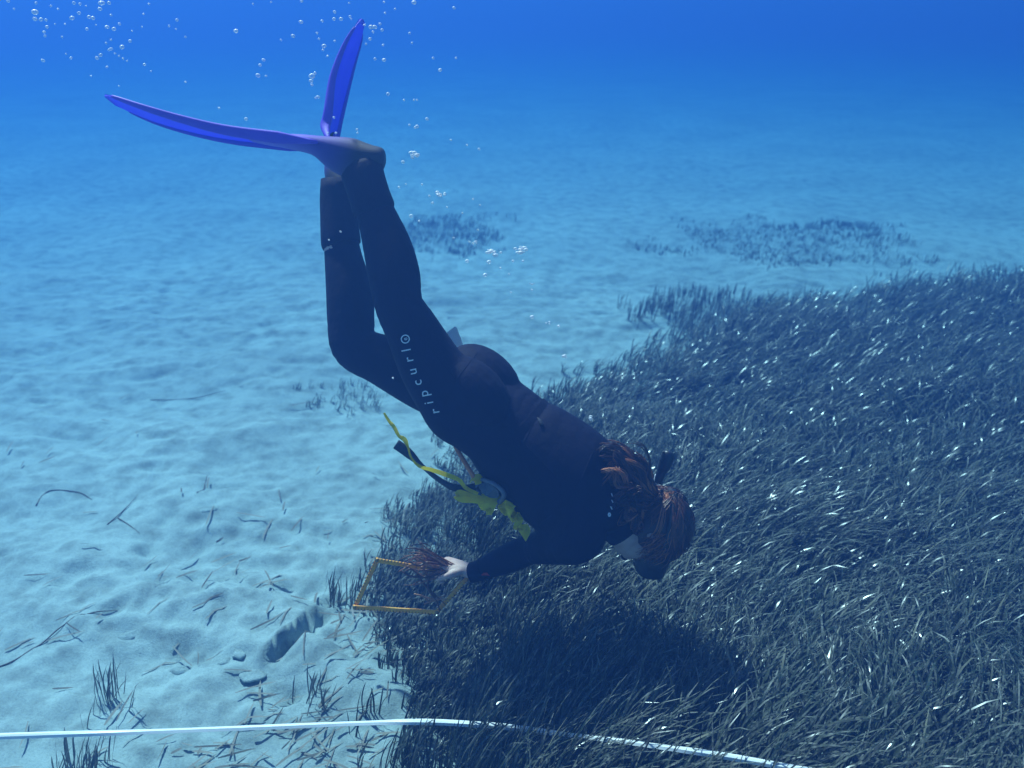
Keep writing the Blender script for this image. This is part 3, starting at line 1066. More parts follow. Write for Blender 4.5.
HAIR = Mat('auburn_hair')
_a = HAIR.new('ShaderNodeAttribute', attribute_name='tone')
_r = HAIR.ramp(_a.outputs['Fac'], [(.0, (.024, .008, .006)), (.5, (.11, .030, .012)), (1.0, (.60, .20, .07))])
HAIR.link(_r.outputs['Color'], HAIR.b.inputs['Base Color'])
HAIR.set(Roughness=.42); HAIR.b.inputs['Specular IOR Level'].default_value = .6
HAIR = HAIR.m
HR = random.Random(5)
hair = Join(); tones = []


def add_hair(vf, tone):
    hair.add(vf); tones.extend([tone] * len(vf[0]))


PB = H(.012, -.108, -.01)                         # where the hair gathers
# under-layer that closes the scalp
V, Fc = ellipsoid(H(.020, -.014, 0), (HEAD_LEFT * .083, HEAD_FACE * .103, HEAD_UP * .101), 28, 20)
keepf = []
for f in Fc:
    c = sum((V[i] for i in f), Vector()) / len(f) - HC
    if c.dot(HEAD_FACE) < .048 + .5 * max(0, c.dot(HEAD_UP) - .03) and c.dot(HEAD_UP) > -.07 + .5 * max(0, c.dot(HEAD_FACE)): keepf.append(f)
add_hair((V, keepf), .12)


def scalp(az, el, lift):
    d = HEAD_LEFT * (math.sin(az) * math.cos(el)) + HEAD_FACE * (math.cos(az) * math.cos(el)) + HEAD_UP * math.sin(el)
    dl, df, du = d.dot(HEAD_LEFT) / .084, d.dot(HEAD_FACE) / .104, d.dot(HEAD_UP) / .102
    r = 1 / math.sqrt(dl * dl + df * df + du * du)
    return H(.020, -.014, 0) + d * (r + lift)


for lock in range(95):
    a0 = HR.uniform(-1, 1) * math.pi * .92
    e0 = HR.uniform(.25, 1.0) if math.cos(a0) > .35 else HR.uniform(-.75, .9)
    wave = HR.uniform(.03, .16); ph = HR.uniform(0, 6); fr = HR.uniform(5, 10)
    lift = HR.uniform(.001, .012); tn = HR.gauss(.36, .22)
    end = Vector((HR.gauss(0, .014), HR.gauss(0, .014), HR.gauss(0, .014)))
    for k in range(10):
        az0 = max(-3.0, min(3.0, a0 + HR.gauss(0, .09))); el0 = e0 + HR.gauss(0, .07)
        p2 = ph + HR.gauss(0, .2)
        P = []
        m = 9
        for i in range(m + 1):
            t = i / m
            a = az0 + (math.copysign(math.pi, a0) - az0) * t ** 1.15
            e = el0 * (1 - t) + .12 * t + wave * math.sin(p2 + t * fr)
            P.append(scalp(a, e, lift * math.sin(t * 3.1) + .002 + .002 * HR.random()))
        P[-1] = PB + end + Vector((HR.gauss(0, .004), HR.gauss(0, .004), HR.gauss(0, .004)))
        r = HR.uniform(.0007, .0013)
        add_hair(tube(P, [r * .7] + [r] * (m - 1) + [r * .8], 4, 18), min(1, max(0, tn + HR.gauss(0, .1))))
# floating tail, swept back over the shoulders
TAILS = [([(650, 494, 2.80), (640, 478, 2.78), (626, 462, 2.775), (612, 452, 2.78), (601, 458, 2.79), (598, 470, 2.79)], 95),
         ([(648, 498, 2.80), (634, 486, 2.775), (620, 478, 2.765), (609, 470, 2.77), (603, 476, 2.78)], 85),
         ([(648, 502, 2.80), (638, 497, 2.775), (631, 494, 2.76), (625, 497, 2.765), (619, 490, 2.77)], 75),
         ([(650, 508, 2.80), (640, 510, 2.78), (633, 513, 2.77), (627, 507, 2.775), (622, 496, 2.78)], 60),
         ([(640, 530, 2.81), (634, 522, 2.79), (630, 512, 2.78), (627, 500, 2.78)], 45),
         ([(652, 492, 2.80), (648, 480, 2.79), (638, 468, 2.785), (622, 455, 2.785), (606, 449, 2.79)], 55)]
for pts, cnt in TAILS:
    for cl in range(cnt // 3):                        # locks of a dozen strands that wave together
        bx, by, bd = HR.gauss(0, 5.0), HR.gauss(0, 5.0), HR.gauss(0, .018)
        ph = HR.uniform(0, 6.3); am = HR.uniform(2.0, 6.5); fr = HR.uniform(4, 11)
        cut = HR.uniform(.6, 1.0)
        tn = HR.gauss(.40, .24)
        m = 13
        C = catmull(pts, m)
        for k in range(11):
            ox, oy, od = bx + HR.gauss(0, 1.3), by + HR.gauss(0, 1.3), bd + HR.gauss(0, .004)
            p2, a2 = ph + HR.gauss(0, .18), am * HR.uniform(.8, 1.2)
            ct = cut * HR.uniform(.85, 1.05)
            P = []
            for i in range(m + 1):
                t = i / m
                if t > ct: break
                c = C[i]
                sp = .35 + .95 * t
                sw = min(1, t * 2.2)
                P.append(at(c[0] + ox * sp + a2 * sw * math.sin(p2 + fr * t), c[1] + oy * sp + a2 * sw * math.cos(p2 * 1.3 + fr * t), c[2] + od * sp + .010 * sw * math.sin(p2 * 2 + fr * t)))
            if len(P) < 3: continue
            P[0] = PB + (P[0] - PB) * .6
            r = HR.uniform(.0007, .0014)
            add_hair(tube(P, [r] * (len(P) - 1) + [r * .3], 4, len(P) * 2), min(1, max(0, tn + HR.gauss(0, .10))))
# wisps round the ear
for k in range(120):
    P = [H(HR.uniform(-.01, .045), HR.uniform(-.03, .035), -.084)]
    d = HEAD_FACE * HR.uniform(.2, .9) - HEAD_UP * HR.uniform(.4, 1) + HEAD_LEFT * HR.uniform(-.3, .1)
    for i in range(4):
        P.append(P[-1] + d.normalized() * .014 + Vector((HR.gauss(0, .004), HR.gauss(0, .004), HR.gauss(0, .004))))
    add_hair(tube(P, [.0014, .0014, .0012, .001, .0004], 4, 9), HR.uniform(.3, 1))
hair_o = mesh_obj('hair', hair.V, hair.F, HAIR, person)
hair_o.data.attributes.new('tone', 'FLOAT', 'POINT').data.foreach_set('value', tones)

# eyes behind the glass
EYE = simple_mat('eye_white', (.7, .7, .68), (.8, .8, .78), 20, .2, .5, 0)
for sg in (-1, 1):
    V, Fc = ellipsoid(H(.012, .078, .031 * sg), (HEAD_LEFT * .012, HEAD_FACE * .012, HEAD_UP * .012), 14, 10)
    mesh_obj('eye', V, Fc, EYE, person)
GLASS = Mat('mask_glass')
GLASS.set(Roughness=.04, IOR=1.33); GLASS.b.inputs['Transmission Weight'].default_value = .85
GLASS.b.inputs['Base Color'].default_value = (.55, .65, .7, 1)
GLASS = GLASS.m
mask = empty('dive_mask', H(.01, .1, 0)); put_under(mask, person)
minv = Matrix.Translation(-Vector(mask.location))


def under(parent, name, vf, mat, smooth=True):
    o = mesh_obj(name, vf[0], vf[1], mat, smooth=smooth)
    o.parent = parent; o.matrix_parent_inverse = Matrix.Translation(-Vector(parent.location))
    return o


# skirt: open-ended box that hugs the face
V, Fc = loft([(H(.010, .066, 0), .080, .052, HEAD_LEFT), (H(.008, .085, 0), .080, .050, HEAD_LEFT), (H(.006, .105, 0), .076, .046, HEAD_LEFT), (H(.006, .122, 0), .074, .044, HEAD_LEFT), (H(.006, .127, 0), .070, .040, HEAD_LEFT)], n=14, sides=28, power=.7)
k = 28 * 15
under(mask, 'skirt', (V[:k], [f for f in Fc if max(f) < k]), RUBBER)
V, Fc = loft([(H(.006, .116, 0), .071, .041, HEAD_LEFT), (H(.006, .119, 0), .071, .041, HEAD_LEFT)], n=2, sides=28, power=.7)
under(mask, 'glass', (V, Fc), GLASS, False)
V, Fc = loft([(H(-.020, .098, 0), .018, .020, HEAD_LEFT), (H(-.026, .118, 0), .016, .016, HEAD_LEFT), (H(-.026, .124, 0), .008, .008, HEAD_LEFT)], n=8, sides=14)
under(mask, 'nose_pocket', (V, Fc), RUBBER)
SP, SS = [], []
for i in range(33):
    a = .62 + (2 * math.pi - 1.24) * i / 32
    SP.append(scalp(a, .02 + .12 * math.sin((a - .62) / (2 * math.pi - 1.24) * math.pi), .010)); SS.append(HEAD_UP)
under(mask, 'strap', ribbon(SP, SS, [.022] * 33, .0016, 64), RUBBER)

snorkel = empty('snorkel', H(-.06, .12, .03)); put_under(snorkel, person)
SPATH = [H(-.058, .095, .035), H(-.058, .118, .05), H(-.050, .122, .07), H(-.03, .115, .092), H(.0, .05, .118), at(653, 494, 2.985), at(661, 473, 2.965), at(666, 461, 2.955)]
under(snorkel, 'tube', tube(SPATH, [.012, .013, .0125, .0125, .0125, .0135, .015, .016], 14, 40), RUBBER)
under(snorkel, 'valve_top', tube([at(662, 471, 2.962), at(664.5, 465, 2.958), at(667, 458, 2.953), at(669, 453, 2.95), at(669.6, 451.5, 2.95)], [.0165, .0205, .021, .018, .010], 14, 16), RUBBER)
under(snorkel, 'vent_tab', tube([at(661, 461, 2.94), at(663, 455, 2.94), at(663.5, 451, 2.94)], [.006, .005, .003], 8, 8), RUBBER)
under(snorkel, 'clip_ring', tube([at(655.5, 474, 2.945), at(654.3, 481, 2.94), at(656.4, 484.2, 2.94), at(660.5, 485.5, 2.945)], [.0016] * 4, 8, 14), PRINT)
under(snorkel, 'mouthpiece', ellipsoid(H(-.060, .096, .02), (HEAD_LEFT * .024, HEAD_FACE * .012, HEAD_UP * .012), 16, 10), RUBBER)

# ------------------------------------------------------------------ belt, tapes, stick, slate
def surf(px, py, off=.004, default=2.70):
    h_ = hit(px, py, off)
    if h_ is not None: return h_
    for k in range(1, 60):                                   # just off the outline: borrow the depth from the nearest bit of suit
        h_ = hit(px + .72 * k, py - .70 * k, off)
        if h_ is not None:
            return at(px, py, (h_ - CAM).dot(FWD))
    return at(px, py, default)


BUCKLE = simple_mat('grey_plastic', (.10, .11, .14), (.15, .16, .19), 60, .5, .4, .05)
BP_, BS = [], []
for i in range(41):
    a = 2 * math.pi * i / 40
    _q = tor(.155, .022) + LATO * (math.cos(a) * .30) + BEL * (math.sin(a) * .30)
    _h = BVH.ray_cast(_q, (tor(.155, .022) - _q).normalized())[0]
    BP_.append(_h + (_q - _h).normalized() * .0015); BS.append(AX)
belt = empty('belt', tor(.155)); put_under(belt, person)
under(belt, 'webbing', ribbon(BP_, BS, [.032] * 41, .0008, 80), NEOPRENE, False)
loop = [(475, 488), (481, 480), (491, 478), (500, 483), (507, 491), (504, 498), (496, 501), (484, 498), (475, 488)]
under(belt, 'buckle', tube([surf(x, y, .014) for x, y in loop], [.0055, .0065, .006, .006, .007, .007, .006, .006, .0055], 8, 48), BUCKLE)
pl = [surf(490 + 12 * math.cos(a) * .95, 489.5 + 8 * math.sin(a) + 3 * math.cos(a), .010) for a in [2 * math.pi * k / 16 for k in range(16)]]
under(belt, 'buckle_plate', (pl, [tuple(range(16))]), BUCKLE, False)
SIDE = cdir(.35, -.9, .1)
dd = (surf(478, 488, .012) - CAM).dot(FWD)
under(belt, 'strap_tail', ribbon([at(396, 444, dd - .02), at(407, 452, dd - .02), at(420, 464, dd - .01), at(434, 476, dd - .005), at(450, 486, dd), at(464, 489, dd), at(480, 487, dd)],
                                 [cdir(-.75, -.6, .2), cdir(-.6, -.7, .3), cdir(-.2, -.5, .85), cdir(-.1, -.6, .8), cdir(.1, -.8, .6), cdir(0, -1, .3), cdir(0, -1, .2)], [.030, .030, .028, .026, .026, .026, .026], .0012, 40), WEBBING)
under(person, 'zip_pull', ribbon([surf(537.5, 419, .006), surf(540, 422, .007), surf(542, 426, .006)], [cdir(.8, -.5, 0)] * 3, [.004, .012, .009], .001, 8), WEBBING)

YELLOW = Mat('yellow_film')
_n = YELLOW.noise(60, 4); _r = YELLOW.ramp(_n.outputs['Fac'], [(.3, (.90, .74, .01)), (.7, (.96, .86, .03))])
YELLOW.link(_r.outputs['Color'], YELLOW.b.inputs['Base Color']); YELLOW.set(Roughness=.4)
_t = YELLOW.new('ShaderNodeBsdfTranslucent'); YELLOW.link(_r.outputs['Color'], _t.inputs['Color'])
_m = YELLOW.new('ShaderNodeMixShader'); _m.inputs[0].default_value = .6
YELLOW.link(YELLOW.b.outputs[0], _m.inputs[1]); YELLOW.link(_t.outputs[0], _m.inputs[2]); YELLOW.link(_m.outputs[0], YELLOW.n['Material Output'].inputs['Surface'])
YELLOW = YELLOW.m
yt = empty('flagging_tape', surf(488, 494, .012))
tag(yt, 'crumpled yellow flagging tape tied at the front of the belt with one end floating loose', 'tape')
d1 = dd - .012
under(yt, 'loose_end', ribbon([at(384, 413, d1 - .03), at(389, 421, d1 - .03), at(394, 427, d1 - .03), at(399, 436, d1 - .025), at(404.5, 439.5, d1 - .02), at(408, 447, d1 - .02), at(411, 457, d1 - .02), at(419, 466, d1 - .015), at(432, 470, d1 - .012), at(447, 475, d1 - .01), at(459, 480, d1 - .008), at(466, 488, d1), at(478, 494, d1)],
                              [cdir(.9, -.3, .3), cdir(.7, -.3, .6), cdir(.9, .4, .2), cdir(.5, .3, .8), cdir(.9, .6, .2), cdir(.4, .2, .9), cdir(.3, .2, .9), cdir(.2, .6, .7), cdir(.1, .8, .6), cdir(.1, .9, .4), cdir(.3, .9, .3), cdir(.6, .7, .3), cdir(.6, .7, .3)],
                              [.006, .012, .010, .012, .013, .011, .010, .011, .013, .014, .012, .011, .010], .0004, 72), YELLOW, False)
under(yt, 'bow_loop', ribbon([at(480, 499, d1), at(470, 496.5, d1), at(460, 493.5, d1 - .004), at(456.5, 496, d1 - .004), at(462, 499, d1 - .01), at(472, 500, d1 - .012), at(484, 502, d1 - .006)],
                             [cdir(.2, 1, .3)] * 7, [.012, .020, .022, .018, .020, .018, .014], .0004, 36), YELLOW, False)
under(yt, 'knot', ribbon([at(470, 482, d1), at(473, 478.5, d1 - .006), at(479, 477, d1 - .008), at(481, 481, d1 - .004), at(475, 483, d1 - .01)], [cdir(.3, 1, .2), cdir(.5, .9, .3), cdir(.2, 1, .5), cdir(.6, .6, .3), cdir(.3, 1, .2)], [.010, .018, .018, .014, .012], .0004, 26), YELLOW, False)
P, S_, W_ = [], [], []
zz = [(482, 494), (485, 503), (489, 512), (493, 503), (497, 497), (501, 503), (503, 513), (508, 508), (512, 502), (514, 509), (512, 518), (517, 514), (522, 517), (518, 524), (520, 531), (525, 528), (527, 532), (522, 536)]
for i, (x, y) in enumerate(zz):
    P.append(surf(x, y, .010 + .012 * (i % 2), 2.7)); S_.append(cdir(.75 + .5 * math.sin(i * 2.1), -.5 + .4 * math.cos(i * 1.7), .5 * math.sin(i * 3.3))); W_.append(.030 + .012 * math.sin(i * 1.9))
under(yt, 'ruffle', ribbon(P, S_, W_, .0004, 90), YELLOW, False)

WOOD = simple_mat('orange_brown_wood', (.55, .17, .06), (.68, .25, .09), 40, .6, .3, .2)
stick = mesh_obj('wooden_stick', *tube([at(455, 446, dd + .0), at(464, 461, dd - .01), at(477, 482, dd - .012)], [.0062, .0068, .0068], 10, 12), WOOD)
tag(stick, 'short orange brown stick poking out under the belt along her belly', 'stick')

SLATE = fin_material('white_slate', (.80, .80, .80), (.86, .86, .86), .45)
sl = [at(456, 325.5, 3.10), at(424, 350, 3.10), at(443, 398, 3.12), at(474, 374, 3.12)]
nrm = (sl[1] - sl[0]).cross(sl[3] - sl[0]).normalized() * .0022
bm = bmesh.new()
vs = [bm.verts.new(p - nrm) for p in sl] + [bm.verts.new(p + nrm) for p in sl]
for f in ((0, 1, 2, 3), (7, 6, 5, 4), (0, 4, 5, 1), (1, 5, 6, 2), (2, 6, 7, 3), (3, 7, 4, 0)): bm.faces.new([vs[i] for i in f])
bmesh.ops.recalc_face_normals(bm, faces=bm.faces)
bmesh.ops.bevel(bm, geom=[e for e in bm.edges if e.calc_length() < .01], offset=.008, segments=4, affect='EDGES', profile=.5)
me = bpy.data.meshes.new('writing_slate'); bm.to_mesh(me); bm.free(); me.materials.append(SLATE)
slate = bpy.data.objects.new('writing_slate', me); COL.objects.link(slate)
tag(slate, 'white writing slate with one corner showing behind her bottom', 'slate')

# ------------------------------------------------------------------ the yellow survey frame
RULE = Mat('yellow_folding_rule')
_a = RULE.new('ShaderNodeAttribute', attribute_name='mm')
_md = RULE.new('ShaderNodeMath', operation='FRACT'); _mul = RULE.new('ShaderNodeMath', operation='MULTIPLY'); _mul.inputs[1].default_value = 100
RULE.link(_a.outputs['Fac'], _mul.inputs[0]); RULE.link(_mul.outputs[0], _md.inputs[0])
_gt = RULE.new('ShaderNodeMath', operation='GREATER_THAN'); _gt.inputs[1].default_value = .66
RULE.link(_md.outputs[0], _gt.inputs[0])
_at2 = RULE.new('ShaderNodeAttribute', attribute_name='edge')
_and = RULE.new('ShaderNodeMath', operation='MULTIPLY'); RULE.link(_gt.outputs[0], _and.inputs[0]); RULE.link(_at2.outputs['Fac'], _and.inputs[1])
_nz = RULE.noise(45, 4); _ry = RULE.ramp(_nz.outputs['Fac'], [(.35, (.95, .33, .015)), (.65, (.97, .46, .03))])
_mxr = RULE.new('ShaderNodeMixRGB'); _mxr.inputs['Color2'].default_value = (.02, .015, .01, 1)
RULE.link(_and.outputs[0], _mxr.inputs['Fac']); RULE.link(_ry.outputs['Color'], _mxr.inputs['Color1'])
RULE.link(_mxr.outputs['Color'], RULE.b.inputs['Base Color']); RULE.set(Roughness=.45)
RULE = RULE.m
METAL = simple_mat('dull_brass', (.30, .20, .08), (.40, .28, .12), 50, .4, .5, .05, .001, Metallic=.8)
QC = [at(377, 560, 3.00), at(355, 607, 3.01), at(437, 612, 2.97), at(470, 575, 2.985)]
frame = empty('survey_frame', (QC[0] + QC[1] + QC[2] + QC[3]) / 4)
tag(frame, 'square survey frame folded from a yellow ruler with black ticks, held at its far edge', 'frame')
QN = (QC[1] - QC[0]).cross(QC[3] - QC[0]).normalized()
if QN.z < 0: QN = -QN


def rule_bar(a, b, lift):
    d = (b - a); L = d.length; d.normalize()
    s = QN.cross(d).normalized()
    a = a - d * .006 + QN * lift; L += .012
    n = 40; V, Fc, mm, ed = [], [], [], []
    w, h = .0066, .0034
    prof = [(-w, -h * .6), (-w * .8, -h), (w * .8, -h), (w, -h * .6), (w, h * .6), (w * .8, h), (0, h), (-w * .8, h), (-w, h * .6)]
    e_ = [1, 1, 0, 0, 0, 0, .0, 1, 1]
    for i in range(n + 1):
        for (x, z), e in zip(prof, e_):
            V.append(a + d * (L * i / n) + s * x + QN * z); mm.append(L * i / n); ed.append(e)
    m = len(prof)
    for i in range(n):
        for k in range(m):
            Fc.append((i * m + k, i * m + (k + 1) % m, (i + 1) * m + (k + 1) % m, (i + 1) * m + k))
    Fc.append(tuple(range(m))[::-1]); Fc.append(tuple(n * m + k for k in range(m)))
    o = under(frame, 'ruler_bar', (V, Fc), RULE, False)
    o.data.attributes.new('mm', 'FLOAT', 'POINT').data.foreach_set('value', mm)
    o.data.attributes.new('edge', 'FLOAT', 'POINT').data.foreach_set('value', ed)


for i in range(4):
    rule_bar(QC[i], QC[(i + 1) % 4], .0029 * (1 if i % 2 else -1))
    c = QC[i]
    x_ = (QC[(i + 1) % 4] - c).normalized()
    under(frame, 'hinge', loft([(c - QN * .0075, .0058, .0058, x_), (c + QN * .0075, .0058, .0058, x_)], n=3, sides=12), METAL)

# ------------------------------------------------------------------ weed gathered in the hand
WEED = Mat('brown_weed')
_a = WEED.new('ShaderNodeAttribute', attribute_name='tone')
_r = WEED.ramp(_a.outputs['Fac'], [(0, (.06, .022, .014)), (.5, (.32, .12, .06)), (1, (.58, .27, .14))])
WEED.link(_r.outputs['Color'], WEED.b.inputs['Base Color']); WEED.set(Roughness=.5)
WEED = WEED.m
wj = Join(); wt = []
WRD = random.Random(9)
hp = at(452, 568, 2.985)
for k in range(64):
    ex, ey = WRD.uniform(398, 428), WRD.gauss(562, 8)
    L = [(455, 569 + WRD.gauss(0, 2)), (442, 566 + (ey - 562) * .45 + WRD.gauss(0, 1.5)), (428, 563 + (ey - 562) * .8 + WRD.gauss(0, 2)), (.5 * (428 + ex), ey - 1 + WRD.gauss(0, 2.5)), (ex, ey + WRD.gauss(0, 4))]
    dz = WRD.gauss(0, .018)
    P = [at(x, y, 2.978 + dz * i / 4 * 1.5) for i, (x, y) in enumerate(L)]
    w = WRD.uniform(.002, .0055)
    vf = ribbon(P, [Vector((WRD.gauss(0, .6), WRD.gauss(0, .6), 1)).normalized() for _ in P], [w * .6, w, w, w * .9, w * .3], .0003, 16)
    wj.add(vf); wt += [min(1, max(0, WRD.gauss(.5, .25)))] * len(vf[0])
for L in ([(438, 574), (428, 578), (420, 575), (411, 569), (404, 572)], [(440, 573), (425, 577), (410, 576), (400, 570)], [(417, 574), (424, 584), (434, 594), (446, 605)], [(430, 574), (428, 588), (436, 600), (440, 611)], [(421, 596), (434, 599), (446, 595)],
          [(424, 604), (436, 600), (448, 599)], [(414, 594), (424, 597), (430, 604)]):
    P = [at(x, y, 2.965) for x, y in L]
    vf = tube(P, [.0028] + [.0034] * (len(P) - 2) + [.0012], 6, 18)
    wj.add(vf); wt += [.12 if L[0][1] < 590 else .75] * len(vf[0])
weed = mesh_obj('weed_bunch', wj.V, wj.F, WEED)
weed.data.attributes.new('tone', 'FLOAT', 'POINT').data.foreach_set('value', wt)
tag(weed, 'bunch of reddish brown weed gripped in her right hand over the yellow frame', 'seaweed')

# ------------------------------------------------------------------ the transect tape
def at_z(px, py, z):
    r = ray(px, py)
    return CAM + r * ((z - CAM_H) / r.z)


TAPE = simple_mat('white_tape', (.80, .80, .78), (.86, .86, .84), 40, .4, .5, 0)
tp = [(-260, 744, .12), (-80, 739, .11), (0, 736, .105), (120, 732, .10), (240, 727.5, .10), (350, 723, .11), (410, 721.5, .14), (460, 723, .155), (510, 727, .16), (560, 733, .18), (610, 739, .225), (660, 746, .235), (720, 755, .24), (780, 765.5, .245), (850, 779, .25), (960, 806, .25)]
P = [at_z(x, y, z) for x, y, z in tp]
V, Fc = [], []
C = catmull([list(p) for p in P], 150)
for i in range(151):
    t = Vector(C[min(i + 1, 150)] - C[max(i - 1, 0)]).normalized()
    s = t.cross(Vector((0, 0, 1))).normalized()                  # towards the camera side
    if s.y > 0: s = -s
    tw = .25 * math.sin(i * .11) + .10 * math.sin(i * .33)
    upv = Vector((0, 0, 1))
    c = Vector(C[i])
    prof = [(-.009, .0005), (-.003, .0022), (.003, .0012), (.0075, -.0050), (.0070, -.0056), (.0025, .0006), (-.003, .0014), (-.009, -.0002)]
    for a, b in prof:
        V.append(c + s * (a * math.cos(tw) + b * math.sin(tw)) + upv * (b * math.cos(tw) - a * math.sin(tw)))
for i in range(150):
    for k in range(8):
        k2 = (k + 1) % 8
        Fc.append((i * 8 + k, i * 8 + k2, (i + 1) * 8 + k2, (i + 1) * 8 + k))
tape = mesh_obj('measuring_tape', V, Fc, TAPE, smooth=False)
tag(tape, 'long white measuring tape stretched from the bare sand into the seagrass', 'tape')

# ------------------------------------------------------------------ loose growth on the sand
def tuft(px, py, rx, ry, dens, shortness, label=None, group='seagrass tufts out on the sand', **kw):
    o = patch(px, py, rx, ry, dens, shortness, 'seagrass_tuft' if label else 'seagrass_patch', **kw)
    if label: tag(o, label, 'seagrass', group)
    else: tag(o, kind='stuff')
    return o


tuft(347, 602, .11, .09, 1500, .36, 'small grey tuft of seagrass on the sand left of the yellow frame', per=(3, 5))
tuft(112, 706, .13, .13, 700, .5, 'sparse seagrass tuft on the sand just above the white tape at lower left', upright=.8, per=(2, 4))
tuft(84, 764, .10, .08, 1500, .45, 'thin dark seagrass tuft below the white tape in the lower left corner', upright=.7)
tuft(345, 398, .24, .25, 900, .2, mat=HAZE_PALED)
tuft(452, 233, .50, .80, 1300, .2, segs=3, per=(2, 4), mat=HAZE_PALED)
tuft(790, 243, 1.1, .9, 1100, .18, segs=3, per=(2, 4), mat=HAZE_PALED)
tuft(718, 318, .60, .55, 900, .42, segs=4, per=(3, 5))
tuft(300, 705, .10, .07, 900, .35, 'few short seagrass shoots on the sand below the eroded bank', upright=.5)

# dead leaves strewn over the sand
def litter(n, spots):
    xs, ys = [], []
    for (px, py, sx, sy, k) in spots:
        g = ground_at(px, py)
        xs.append(RNG.normal(g.x, sx, k)); ys.append(RNG.normal(g.y, sy, k))
    x, y = np.concatenate(xs), np.concatenate(ys)
    m = len(x)
    base = np.stack([x, y, seabed_z(x, y) + .006 + RNG.uniform(0, .012, m)], -1)
    V, Q, T, A = blades(base, RNG.uniform(.03, .14, m), np.full(m, 1.5) + RNG.normal(0, .05, m), np.full(m, 1.57) + RNG.normal(0, .10, m),
                        RNG.normal(.75, .75, m), RNG.uniform(.004, .008, m), RNG.normal(0, .5, m), np.clip(RNG.beta(2, 2, m), 0, 1), 5)
    base_z = seabed_z(V[:, 0], V[:, 1])
    V[:, 2] = np.maximum(V[:, 2], base_z + .003)
    return big_mesh('leaf_litter', V, Q, LITTER, {'tone': T, 'along': A})


lit = litter(0, [(310, 725, .14, .08, 30), (370, 690, .08, .12, 14), (300, 765, .2, .08, 50), (350, 650, .12, .12, 35), (200, 748, .35, .10, 40), (390, 560, .10, .3, 50),
                 (130, 650, .6, .5, 34), (90, 500, .9, .8, 26), (300, 450, .8, .8, 20), (240, 610, .4, .3, 30)])
tag(lit, kind='stuff')

TWIG = simple_mat('dark_twig', (.10, .09, .075), (.17, .15, .12), 60, .8, .2, .3)


def twig(pts, r, label):
    P = []
    for x, y in pts:
        g = ground_at(x, y)
        P.append(Vector((g.x, g.y, zb(g.x, g.y) + r * 1.1)))
    n = len(P) * 5
    V, Fc = tube(P, [r] * (len(P) - 1) + [r * .4], 6, n)
    V = [Vector((v.x, v.y, max(v.z, zb(v.x, v.y) + .001))) for v in V]
    o = mesh_obj('twig', V, Fc, TWIG)
    tag(o, label, 'twig', 'thin twigs lying on the sand')


twig([(-20, 668), (10, 654), (40, 640), (62, 626), (92, 616), (118, 611)], .0024, 'longest thin twig lying on the sand at the left edge above the tape')
twig([(36, 505), (50, 493), (78, 491), (92, 499)], .0024, 'bent dark twig on the sand near the left edge')
twig([(108, 528), (122, 514), (136, 497)], .0024, 'straight twig pointing up to the right on the left sand')
twig([(118, 520), (128, 527), (140, 536)], .0024, 'short crossing twig beside the straight twig on the left sand')
twig([(198, 500), (204, 488), (208, 474)], .0024, 'upright looking thin twig on the pale sand left of the yellow frame')
twig([(150, 395), (190, 394), (225, 388)], .0024, 'long faint twig lying level across the middle sand')



def stone(px, py, w, d, h, label, rz=0.3, seed=1):
    g = ground_at(px, py)
    rs = np.random.default_rng(seed)
    V, Fc = ellipsoid(Vector((0, 0, 0)), (Vector((w, 0, 0)), Vector((0, d, 0)), Vector((0, 0, h * .42))), 22, 14)
    A = np.array([list(v) for v in V])
    nz = 1 + .22 * noise2(A[:, 0] / w * 1.2 + seed * 3, A[:, 1] / d * 1.2 + A[:, 2] / h, 71) + .08 * noise2(A[:, 0] / w * 4, A[:, 1] / d * 4 + seed, 72)
    A *= nz[:, None]
    c, s = math.cos(rz), math.sin(rz)
    X, Y = A[:, 0] * c - A[:, 1] * s, A[:, 0] * s + A[:, 1] * c
    o = mesh_obj('stone', [(x, y, z) for x, y, z in zip(X, Y, A[:, 2])], Fc, SAND)
    o.location = (g.x, g.y, zb(g.x, g.y) - h * .12)
    tag(o, label, 'stone', 'low sand dusted stones on the seabed')


stone(132, 630, .050, .028, .030, 'oval stone on the open sand above the long twig', .6, 2)
stone(253, 675, .042, .034, .020, 'round stone at the lower end of the dark eroded bank', .2, 3)
stone(240, 655, .022, .034, .024, 'narrow stone just left of the dark eroded bank', .2, 4)
stone(226, 660, .030, .022, .026, 'dark knobbly stone farthest left beside the eroded bank', .9, 5)
stone(348, 657, .042, .030, .022, 'flat stone on the sand under the lower left corner of the yellow frame', .4, 6)
stone(180, 664, .034, .020, .022, 'lone rough stone on the sand above the middle of the bare tape', .2, 7)
stone(172, 650, .024, .018, .018, 'small stone just above the lone rough stone', .1, 8)
stone(208, 516, .045, .028, .026, 'low stone on the pale sand level with her yellow ribbon knot', .4, 9)

# ------------------------------------------------------------------ air bubbles
AIR = Mat('air_bubble')                              # thin bright shell: clear in the middle, mirror-like at the rim
AIR.b.inputs['Base Color'].default_value = (.95, .97, 1, 1)
AIR.set(Roughness=.25, IOR=1.33)
AIR.b.inputs['Specular IOR Level'].default_value = 1.0
_lw = AIR.new('ShaderNodeLayerWeight', Blend=.62)
_tr = AIR.new('ShaderNodeBsdfTransparent')
_ms = AIR.new('ShaderNodeMixShader')
_cl = AIR.new('ShaderNodeMapRange'); _cl.inputs['To Min'].default_value = .22; _cl.inputs['To Max'].default_value = .9
AIR.link(_lw.outputs['Facing'], _cl.inputs['Value']); AIR.link(_cl.outputs['Result'], _ms.inputs[0])
AIR.link(_tr.outputs[0], _ms.inputs[1]); AIR.link(AIR.b.outputs[0], _ms.inputs[2])
AIR.link(_ms.outputs[0], AIR.n['Material Output'].inputs['Surface'])
AIR = AIR.m
bub_me = None
